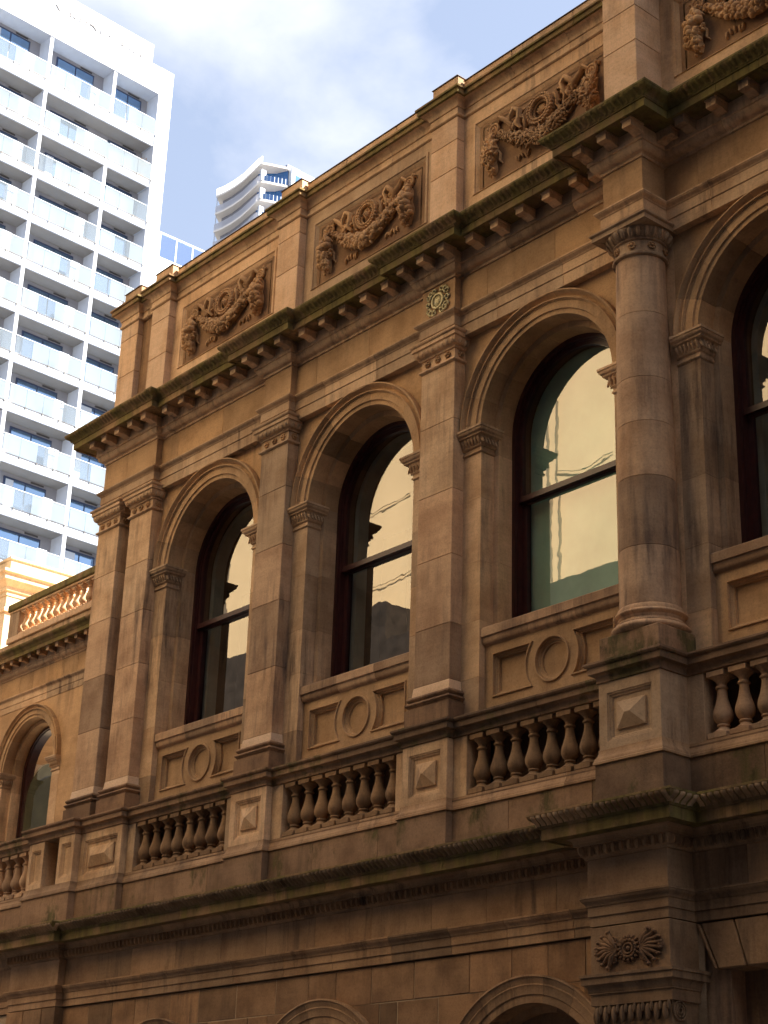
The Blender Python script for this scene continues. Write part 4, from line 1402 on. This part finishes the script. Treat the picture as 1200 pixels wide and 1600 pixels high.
for ac in (-12.83, -16.1):
    for k in range(NV):
        put('voussoir', VO, ww, (ac, WY - .155, 1.45), (0, -math.pi / 2 + math.pi / NV * (k + .5), 0), .80)
    for s in (-1, 1):
        put('impost_capital', IMP[s], ww, (ac, WY - .155, 1.45 - 3.335 * .8), None, .80)
        for a, b in ((-1.55, -.6), (-.6, .2), (.2, 1.118)):
            bm = bmesh.new(); extrude_plan(bm, [(x * .8, y * .8) for x, y in jamb_plan(s)], a + .002, b - .002)
            put('jamb_stone', finish(bm, 'jamb_stone', 'stone', 0), ww, (ac, WY - .155, 0))
        bm = bmesh.new(); extrude_plan(bm, [(x * .8 * 1.002, y * .8 + .002) for x, y in jamb_plan(s)], 1.118, 1.45)
        put('jamb_stone', finish(bm, 'jamb_stone', 'stone', 0), ww, (ac, WY - .155, 0))
    w = put('wing_window', WM['window'], WNG, (ac, WY - .155, 1.45 - AZ * .8), None, .80)
    bm = bmesh.new(); bm.faces.new([bm.verts.new((x, 0, z)) for x, _, z in arch_outline(.8, -1.5, cz=1.45)])
    put('blind', finish(bm, 'blind', 'blind', 0), w, (ac, WY + .52, 0))
    bm = bmesh.new(); bm.faces.new([bm.verts.new((x, 0, z)) for x, _, z in arch_outline(.8, -1.5, cz=1.45)])
    put('pane', finish(bm, 'pane', 'pane_dull', 0), w, (ac, WY + .47, 0))
    box('sash_rail', w, ac - .8, ac + .8, WY + .43, WY + .48, .0, .07, 'paint', .004)
box('coping_block', ww, -11.9, -10.6, 1.0, 1.49, -1.0, -.25, 'stone_dark', .02)
# roof balustrade of the wing
rbz = 4.19
wb = box('roof_balustrade', WNG, -14.15, XL, WY - .12, WY + .2, rbz + .55, rbz + .70, 'stone_moss', .02)
box('rail_stone', wb, -14.10, XL, WY - .09, WY + .16, rbz + .50, rbz + .55, 'stone', .01)
box('base_stone', wb, -14.10, XL, WY - .1, WY + .18, rbz - .12, rbz, 'stone_pale', .01)
box('plinth_stone', wb, -21, XL, WY - .06, WY + .2, 3.72, rbz - .122, 'stone', .01)
box('end_block', wb, -14.10, -13.72, WY - .08, WY + .16, rbz, rbz + .5, 'stone', .01)
BALW = baluster_mesh(sc=.95, mat='stone_pale')
for k in range(22):
    put('baluster', BALW, wb, (-13.6 + .235 * k, WY + .03, rbz), None, (.9, .9, .70))

# ================================================================== cream sunlit block beyond the wing
M['cream'] = stone('cream_limestone', (0.74, 0.62, 0.46), (0.60, 0.47, 0.32), (0.35, 0.25, 0.16), vary=0.1, streak=0.5)
CRB = thing('cream_stone_block', 'bright sunlit cream stone block with moulded cornice beyond the roof balustrade', 'building', (-22.5, 10, GZ))
def cream_core():
    bm = bmesh.new(); bx(bm, -25, -20.0, 4.3, 16, GZ, 7.72); return finish(bm, 'wall', 'cream', 0)
cw = put('wall', cream_core(), CRB, (0, 0, 0))
cpath = [(-25.0, 4.3), (-20.0, 4.3), (-20.0, 6.2), (-20.12, 6.2), (-20.12, 16.0)]
sweep('cornice', CRB, cpath, [(-.4, 7.35), (.02, 7.35), (.02, 7.45), (.06, 7.47), (.06, 7.56), (.16, 7.66), (.2, 7.70), (.2, 7.82), (.26, 7.86), (.26, 7.93), (-.4, 8.0)], 'cream')
sweep('blocking_course', CRB, cpath, [(-.5, 7.9), (-.02, 7.9), (-.02, 8.28), (.02, 8.29), (.02, 8.34), (-.5, 8.36)], 'cream')
sweep('string_course', CRB, cpath, [(-.3, 6.95), (.05, 6.95), (.05, 7.03), (.02, 7.06), (-.3, 7.06)], 'cream')

# ================================================================== white apartment tower
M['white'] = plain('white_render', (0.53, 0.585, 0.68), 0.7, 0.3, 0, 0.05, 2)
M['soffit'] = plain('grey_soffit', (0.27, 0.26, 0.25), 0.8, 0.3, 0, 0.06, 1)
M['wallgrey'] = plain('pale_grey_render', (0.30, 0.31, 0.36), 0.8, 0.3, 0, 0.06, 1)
M['navy'] = plain('navy_frames', (0.03, 0.05, 0.12), 0.4, 0.5)
M['bluepane'] = glass('tower_glass', (0.45, 0.68, 1.0), 0.6, clear=(0.12, 0.2, 0.28))
M['dark'] = plain('dark_metal', (0.05, 0.05, 0.055), 0.5, 0.5)
def frosted(name, col, t, back=0.45):
    m, n, l, b = nmat(name)
    n.remove(b)
    tr = n.new('ShaderNodeBsdfTransparent')
    df = n.new('ShaderNodeBsdfDiffuse'); df.inputs['Color'].default_value = (*col, 1)
    tl = n.new('ShaderNodeBsdfTranslucent'); tl.inputs['Color'].default_value = (*col, 1)
    m1 = n.new('ShaderNodeMixShader'); m1.inputs[0].default_value = back
    m2 = n.new('ShaderNodeMixShader'); m2.inputs[0].default_value = t
    l.new(df.outputs[0], m1.inputs[1]); l.new(tl.outputs[0], m1.inputs[2])
    l.new(tr.outputs[0], m2.inputs[1]); l.new(m1.outputs[0], m2.inputs[2])
    l.new(m2.outputs[0], n['Material Output'].inputs['Surface'])
    return m
M['frost'] = frosted('frosted_balcony_glass', (0.40, 0.47, 0.53), 0.5)
M['frost2'] = frosted('clear_balcony_glass', (0.30, 0.36, 0.42), 0.34)
TW = thing('apartment_tower', 'tall white apartment tower with stacked glass balconies against the sky', 'building', (-74.668, 40.253, GZ))
TW.rotation_euler = (0, 0, math.atan2(0.99857, -0.05346))
def lput(name, me, parent, pos=(0, 0, 0), rz=0.0):
    o = bpy.data.objects.new(name, me); COL.objects.link(o); o.parent = parent; o.location = pos
    if rz: o.rotation_euler = (0, 0, rz)
    return o
def lbox(name, parent, x0, x1, y0, y1, z0, z1, mat, ch=0.0, base=(0, 0, 0)):
    a, b, c = (x1 - x0) / 2, (y1 - y0) / 2, (z1 - z0) / 2
    me = cached(('box', round(a, 4), round(b, 4), round(c, 4), mat, ch), lambda: boxmesh(name, (-a, a, -b, b, -c, c), mat, ch))
    return lput(name, me, parent, ((x0 + x1) / 2 - base[0], (y0 + y1) / 2 - base[1], (z0 + z1) / 2 - base[2]))
ZG = -GZ
DEP = 1.3
def tz(Z): return Z + ZG
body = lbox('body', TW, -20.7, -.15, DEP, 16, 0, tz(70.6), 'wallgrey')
lbox('end_fin', TW, -1.15, 0, -.06, 16, 0, tz(70.7), 'white')
lbox('crown', TW, -20.7, -1.15, -.05, 15, tz(68.4), tz(70.68), 'white')
lbox('sign_parapet', TW, -20.7, -1.95, -.04, 1.2, tz(70.66), tz(72.25), 'white')
lbox('lower_front', TW, -20.7, -1.15, .0, DEP + .1, 0, tz(20.0), 'white')
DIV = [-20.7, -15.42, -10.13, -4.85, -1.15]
PITCH_T = 3.415
glass_panel = None
for k in range(0, 14):
    zs = 63.95 - PITCH_T * (k - 1) if k else 68.4          # soffit above the storey's void
    zf = 63.95 - PITCH_T * k                               # bottom of the floor slab
    top = zf + (.86 if k == 0 else .55)
    sl = lbox('balcony_slab', TW, -20.7, -1.22, -.02, DEP + .05, tz(zf), tz(top), 'white')
    sbase = sl.location.copy()
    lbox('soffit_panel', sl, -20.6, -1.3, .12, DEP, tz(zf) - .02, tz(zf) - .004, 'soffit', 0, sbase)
    lbox('channel', sl, -20.7, -1.22, -.05, -.025, tz(top) + .02, tz(top) + .06, 'dark', 0, sbase)
    for a, b in zip(DIV[:-1], DIV[1:]):
        wide = (k == 1 and b == -4.85)
        if b < -2 and not (k == 1 and b > -5):
            dv = lbox('dividing_wall', TW, b - .13, b + .13, .0, DEP + .02, tz(top), tz(zs), 'white')
        if k == 1 and b > -5 and b < -2:
            lbox('glass_panel', TW, b - .16, b + .16, -.05, -.035, tz(top) + .08, tz(top) + 1.30, 'frost')
        n = 4 if b < -2 else 3
        w = (b - a - (.3 if b < -2 else .1)) / n
        for i in range(n):
            x0 = a + .15 + w * i
            g = lbox('glass_panel', TW, x0 + .012, x0 + w - .012, -.05, -.035, tz(top) + .08, tz(top) + 1.30, 'frost' if (i + k + int(-a)) % 4 else 'frost2')
            lbox('bracket', g, x0 + w - .04, x0 + w + .02, -.10, -.055, tz(top) - .08, tz(top) + .07, 'dark', 0, g.location)
        lbox('handrail', TW, a + .13, b - .13, -.065, -.02, tz(top) + 1.30, tz(top) + 1.345, 'white')
        # glazed doors at the back of the balcony
        x0, x1 = (b - 4.05, b - .95) if b < -2 else (a + .75, b - .55)
        zt = tz(zs) - .30
        wn_ = lbox('window', TW, x0, x1, DEP - .06, DEP - .005, tz(top) + .05, zt, 'navy')
        wb_ = wn_.location.copy()
        mid = (x0 + x1) / 2
        for c0, c1 in ((x0 + .1, mid - .05), (mid + .05, x1 - .1)):
            lbox('pane', wn_, c0, c1, DEP - .09, DEP - .065, tz(top) + .15, zt - .14, 'bluepane', 0, wb_)
        rc = random.Random(int(k * 31 - a * 7))
        if rc.random() < .45:
            lbox('curtain', wn_, x0 + .12, x0 + .12 + rc.uniform(.3, .9), DEP - .115, DEP - .095, tz(top) + .15, zt - .16, 'white', 0, wb_)
        lbox('vent', TW, x1 - 1.15, x1 - .2, DEP - .05, DEP - .005, zt + .10, zt + .20, 'dark')
        if b < -2:
            sc_ = lbox('screen_box', TW, b - 1.75, b - 1.05, .15, .6, tz(top), tz(top) + 1.52, 'white')
            lbox('louvre', sc_, b - 1.35, b - 1.15, .135, .149, tz(top) + 1.32, tz(top) + 1.42, 'dark', 0, sc_.location)
M['signgrey'] = plain('grey_sign_metal', (0.07, 0.07, 0.09), 0.6, 0.4)
STROKES = [((-11.08, 71.02), (-11.07, 70.71), 0.5), ((-10.16, 71.11), (-9.85, 70.72), 1.4), ((-8.99, 71.06), (-9.0, 70.71), 0.8), ((-8.72, 70.86), (-8.62, 70.73), 0.8), ((-8.18, 71.05), (-8.18, 70.7), 0.8), ((-7.67, 71.05), (-7.69, 70.72), 0.7), ((-7.39, 71.02), (-7.12, 71.01), 1.2), ((-7.12, 71.01), (-6.93, 70.88), 1.3), ((-6.93, 70.88), (-6.83, 70.72), 1), ((-6.43, 71.02), (-6.43, 70.7), 0.7), ((-5.66, 71.04), (-5.69, 70.86), 0.8), ((-4.59, 70.96), (-4.65, 70.69), 0.7), ((-4.59, 70.96), (-4.49, 70.71), 1.0), ((-3.91, 71.02), (-3.92, 70.68), 0.7), ((-3.63, 70.78), (-3.54, 70.69), 1), ((-2.97, 70.82), (-2.98, 70.66), 1.0)]
for (s0, z0_), (s1, z1_), wd in STROKES:
    bm = bmesh.new()
    dx, dz = s1 - s0, z1_ - z0_
    L_ = math.hypot(dx, dz)
    px, pz = -dz / L_ * .065 * wd, dx / L_ * .065 * wd
    q = [(s0 + px, z0_ + pz), (s0 - px, z0_ - pz), (s1 - px, z1_ - pz), (s1 + px, z1_ + pz)]
    a = [bm.verts.new((x, -.09, z)) for x, z in q]; b = [bm.verts.new((x, -.045, z)) for x, z in q]
    bm.faces.new(a); bm.faces.new(b)
    for i in range(4):
        bm.faces.new((a[i], a[(i + 1) % 4], b[(i + 1) % 4], b[i]))
    lput('sign_stroke', finish(bm, 'sign_stroke', 'signgrey', 0), TW, (0, 0, ZG))
# dry plant on a balcony
def plant_mesh():
    bm = bmesh.new()
    rnd = random.Random(4)
    for i in range(26):
        a, l_ = rnd.uniform(0, 6.28), rnd.uniform(.35, .75)
        sp = rnd.uniform(.1, .55)
        tube(bm, [(0, 0, .3), (math.cos(a) * sp * .4, math.sin(a) * sp * .4, .3 + l_ * .6), (math.cos(a) * sp, math.sin(a) * sp, .3 + l_)], [.018, .014, .006], 4)
        for q in range(3):
            t = rnd.uniform(.5, 1)
            blob(bm, (math.cos(a) * sp * t, math.sin(a) * sp * t, .3 + l_ * t), .05, .03, .02, rnd.uniform(0, 3), 5, 4)
    return finish(bm, 'foliage', 'drytwig', 0)
M['drytwig'] = plain('dry_twigs', (0.20, 0.13, 0.08), 0.9, 0.2)
M['terra'] = plain('terracotta', (0.35, 0.16, 0.09), 0.8, 0.3)
_t = math.atan2(0.99857, -0.05346)
_loc = Vector((-74.668, 40.253, 0)) + Vector((math.cos(_t), math.sin(_t), 0)) * -1.75 + Vector((-math.sin(_t), math.cos(_t), 0)) * .35
pot = thing('potted_plant', 'dry twiggy potted plant above the glass of a tower balcony beside the white fin', 'plant', (_loc.x, _loc.y, 63.95 - PITCH_T + .56))
bm = bmesh.new(); lathe(bm, [(.16, 0), (.22, .4), (.24, .4), (.24, .45), (.2, .45)], 14); put('pot', finish(bm, 'pot', 'terra', 40), pot, (_loc.x, _loc.y, 63.95 - PITCH_T + .56))
pf = put('foliage', plant_mesh(), pot, (_loc.x, _loc.y, 63.95 - PITCH_T + .96)); pf.scale = (1.15,) * 3

# ================================================================== far tower with sweeping balconies
def unproj_z(u, v, z):
    d = _r2 * ((u - 600) / F_PX) - _u2 * ((v - 800) / F_PX) + _f
    t = (z - cam.location.z) / d.z
    return cam.location + d * t
CTZ = 205.0
_o = unproj_z(330 + 560 / 7.06, 240 + 115 / 7.06, CTZ)
def V7(p): return unproj_z(330 + p[0] / 7.06, 240 + p[1] / 7.06, CTZ)
edge = [V7(p) for p in ((55, 480), (150, 440), (250, 382), (350, 310), (450, 215), (515, 150), (565, 116), (640, 128), (740, 150), (850, 172))]
wall_e = [V7(p) for p in ((130, 522), (230, 470), (330, 395), (430, 305), (520, 228), (600, 222), (720, 220), (850, 190))]
CT = thing('curved_tower', 'distant glass tower with sweeping curved white balconies above the parapet', 'building', (_o.x, _o.y, GZ))
M['ctslab'] = plain('pale_concrete', (0.76, 0.73, 0.70), 0.7, 0.3)
M['ctpane'] = glass('blue_tower_glass', (0.35, 0.6, 1.0), 0.35, clear=(0.02, 0.08, 0.25))
M['ctrail'] = frosted('balcony_rail_glass', (0.86, 0.87, 0.92), 0.75, 0.75)
M['ctshade'] = plain('grey_glazing', (0.22, 0.23, 0.28), 0.3, 0.5)
M['ctblue'] = plain('blue_glazing', (0.03, 0.13, 0.36), 0.15, 0.8)
o_ = Vector((_o.x, _o.y, 0))
back = [Vector((p.x, p.y, 0)) for p in wall_e]
dirb = Vector((-.62, .78, 0)) * 16
def ct_slab():
    bm = bmesh.new()
    poly = [(p.x - o_.x, p.y - o_.y) for p in edge] + [(edge[-1].x + dirb.x - o_.x, edge[-1].y + dirb.y - o_.y), (edge[0].x + dirb.x * .4 - o_.x, edge[0].y + dirb.y * .4 - o_.y)]
    extrude_plan(bm, poly, 0, .5)
    return finish(bm, 'balcony_slab', 'ctslab', 0)
def strip(pts, z0, z1, mat, name, th=.06):
    bm = bmesh.new()
    a = [bm.verts.new((p.x - o_.x, p.y - o_.y, z0)) for p in pts]; b = [bm.verts.new((p.x - o_.x, p.y - o_.y, z1)) for p in pts]
    nrm = Vector((.62, -.78, 0)) * -th
    c = [bm.verts.new((p.x - o_.x + nrm.x, p.y - o_.y + nrm.y, z0)) for p in pts]; d = [bm.verts.new((p.x - o_.x + nrm.x, p.y - o_.y + nrm.y, z1)) for p in pts]
    for i in range(len(pts) - 1):
        bm.faces.new((a[i], a[i + 1], b[i + 1], b[i])); bm.faces.new((c[i], d[i], d[i + 1], c[i + 1])); bm.faces.new((b[i], b[i + 1], d[i + 1], d[i]))
    return finish(bm, name, mat, 0)
CTS = ct_slab()
CTP = 4.6
CTR = strip(edge[:7], .5, 2.1, 'ctrail', 'balcony_rail')
CTR2 = strip(edge[6:], .5, 1.9, 'ctpane', 'balcony_rail')
CTW = strip(wall_e[4:], -CTP + .3, 0, 'ctblue', 'window_wall', .3)
CTW2 = strip(wall_e[:5], -CTP + .3, 0, 'ctshade', 'window_wall', .3)
for k in range(6):
    z = CTZ - k * CTP
    lput('balcony_slab', CTS, CT, (0, 0, z - GZ))
    lput('balcony_rail', CTR, CT, (0, 0, z - GZ))
    if k:
        lput('balcony_rail', CTR2, CT, (0, 0, z - GZ))
    lput('window_wall', CTW, CT, (0, 0, z - GZ))
    lput('window_wall', CTW2, CT, (0, 0, z - GZ))
    pa = edge[6] - o_
    if k:
        f_ = lbox('white_fin', CT, pa.x - .25, pa.x + .25, pa.y - .2, pa.y + 1.0, z - GZ + .51, z - GZ + 3.2, 'white')
        for q in range(7):
            pp = edge[6].lerp(edge[9], (q + .5) / 7) - o_
            lbox('rail_post', CT, pp.x - .06, pp.x + .06, pp.y - .06, pp.y + .06, z - GZ + .5, z - GZ + 1.95, 'white')
        pl_ = edge[0] - o_
        lbox('corner_post', CT, pl_.x + .15, pl_.x + .3, pl_.y + .1, pl_.y + .25, z - GZ, z - GZ + CTP, 'white')
lp_ = edge[-1] - o_
lbox('lift_core', CT, lp_.x - 3.5, lp_.x + .6, lp_.y + .6, lp_.y + 16, 0, CTZ - GZ + .5, 'white')
for q in range(4):
    lbox('core_window', CT, lp_.x + .6, lp_.x + .64, lp_.y + 1.6 + q * 3.4, lp_.y + 4.0 + q * 3.4, CTZ - GZ - 3.4, CTZ - GZ - 1.1, 'ctblue')
cb = lput('core_body', finish((lambda b_: (extrude_plan(b_, [(p.x - o_.x - .4, p.y - o_.y + .5) for p in wall_e] + [(wall_e[-1].x + dirb.x - o_.x, wall_e[-1].y + dirb.y - o_.y), (wall_e[0].x + dirb.x * .5 - o_.x, wall_e[0].y + dirb.y * .5 - o_.y)], 0, CTZ - GZ - 6 * CTP), b_)[1])(bmesh.new()), 'core_body', 'ctslab', 0), CT)
lbox('plant_room', CT, lp_.x - 7, lp_.x - 1, lp_.y + .5, lp_.y + 4, CTZ - GZ + .35, CTZ - GZ + 2.0, 'navy')

# ================================================================== glazed roof screen beside the white tower
RS = thing('glazed_roof_block', 'low block with white framed glass roof screen between the white tower and parapet', 'building', (-93, 56, GZ))
X0, Y0, Y1 = -90.0, 49.0, 64.0
M['palepanel'] = plain('pale_panel', (0.62, 0.70, 0.74), 0.5, 0.4, 0, .1, 1)
M['roofglass'] = glass('roof_screen_glass', (0.8, 0.9, 1.0), 0.12, clear=(0.72, 0.80, 0.93))
bm = bmesh.new(); bx(bm, X0 - 8, X0, Y0, Y1, 0, 65.9 - GZ); put('wall', finish(bm, 'wall', 'palepanel', 0), RS, (0, 0, GZ))
box('top_rail', RS, X0 - .1, X0 + .05, Y0, Y1, 68.22, 68.38, 'white', 0)
box('bottom_rail', RS, X0 - .08, X0 + .05, Y0, Y1, 65.92, 66.06, 'palepanel', 0)
for k in range(10):
    y = Y0 + .55 + k * 1.6
    box('post', RS, X0 - .08, X0 + .06, y, y + .12, 66.06, 68.21, 'white', 0)
    box('pane', RS, X0 - .03, X0 - .01, y + .13, y + 1.59, 66.07, 68.20, 'roofglass', 0)

# ================================================================== other side of the street (mirrored in the windows)
M['render'] = plain('cream_render', (0.84, 0.66, 0.42), 0.9, 0.2, 0, 0.12, .35, .1)
M['brick'] = plain('dark_brick', (0.050, 0.040, 0.035), 0.85, 0.3, 0, 0.4, 3)
M['greyrender'] = plain('grey_render', (0.22, 0.185, 0.145), 0.9, 0.2, 0, 0.2, .5)
M['pipe'] = plain('pipe_grey', (0.26, 0.22, 0.16), 0.6, 0.4)
OP = thing('cream_office_block', 'tall cream rendered block across the street mirrored in the arched windows', 'building', (-19, -30, GZ))
box('wall', OP, -38.0, -2.0, -36, -21.5, GZ, 45, 'render', 0)
for x in (-20.3, -19.9, -16.2, -26.2, -31, -11, -5):
    box('downpipe', OP, x - .022, x + .022, -21.49, -21.40, 8, 45, 'pipe', 0)
for z, x0, x1 in ((16.4, -20, -17.5), (19.6, -24, -20), (15.1, -31, -26), (17.9, -33, -27), (22.5, -19, -14)):
    bm = bmesh.new(); tube(bm, [(x0, -21.45, z), ((x0 + x1) / 2, -21.42, z - .35), (x1, -21.45, z - .1)], .018, 5); put('cable', finish(bm, 'cable', 'pipe', 40), OP, (0, 0, 0))
box('plant_room', OP, -35, -24.5, -21.38, -18.2, 10.41, 12.3, 'brick', 0)
box('duct', OP, -31, -27.5, -21.49, -20.7, 12.9, 13.5, 'pipe', .02)
OD = thing('dark_brick_shops', 'row of dark brick shops across the street below the cream block', 'building', (-6, -20, GZ))
box('wall', OD, -60, 40, -21.4, -17.0, GZ, 10.4, 'brick', 0)
for i in range(24):
    for z in (-3.2, 1.0, 5.2):
        w = box('window', OD, -57 + i * 4, -55.2 + i * 4, -16.99, -16.93, z, z + 2.2, 'navy', 0)
OG = thing('grey_office_block', 'grey brown office block further along the opposite side of the street', 'building', (-70, -26, GZ))
box('wall', OG, -90, -38.3, -34, -21.5, GZ, 30, 'greyrender', 0)
for i in range(13):
    for z in (10.5, 14.2, 17.9, 21.6):
        w = box('window', OG, -88 + i * 3.9, -85.6 + i * 3.9, -21.49, -21.4, z, z + 2.1, 'navy', 0)
        box('pane', w, -87.9 + i * 3.9, -85.7 + i * 3.9, -21.38, -21.36, z + .1, z + 2.0, 'bluepane', 0)

M['bronze'] = plain('blocker_cladding', (0.045, 0.04, 0.036), 0.5, 0.4, 0, 0.3, 2)
OT = thing('sky_block_tower', 'unseen dark tower added across the street to block skylight from the right', 'building', (29, -32, GZ))  # added out of view: blocks sky and bounce so right-hand faces go darker
box('wall', OT, -1.9, 60, -45, -20.5, 10.41, 60, 'bronze', 0)
box('podium', OT, 40.1, 60, -45, -17.0, GZ, 9.59, 'bronze', 0)
for i in range(15):
    for z in range(12, 58, 4):
        box('window', OT, 0 + i * 4, 3.0 + i * 4, -20.49, -20.42, z, z + 2.6, 'navy', 0)

BT = thing('street_shade_tower', 'unseen grey slab tower added beyond the sandstone building to shade the street', 'building', (96, 50, GZ))  # added out of view: its shadow keeps the street dark
box('wall', BT, 62.5, 130, 40, 60, GZ, 120, 'greyrender', 0)
for i in range(16):
    for z in range(2, 116, 9):
        box('window', BT, 64 + i * 4.1, 66.8 + i * 4.1, 39.94, 39.99, z, z + 3.0, 'navy', 0)
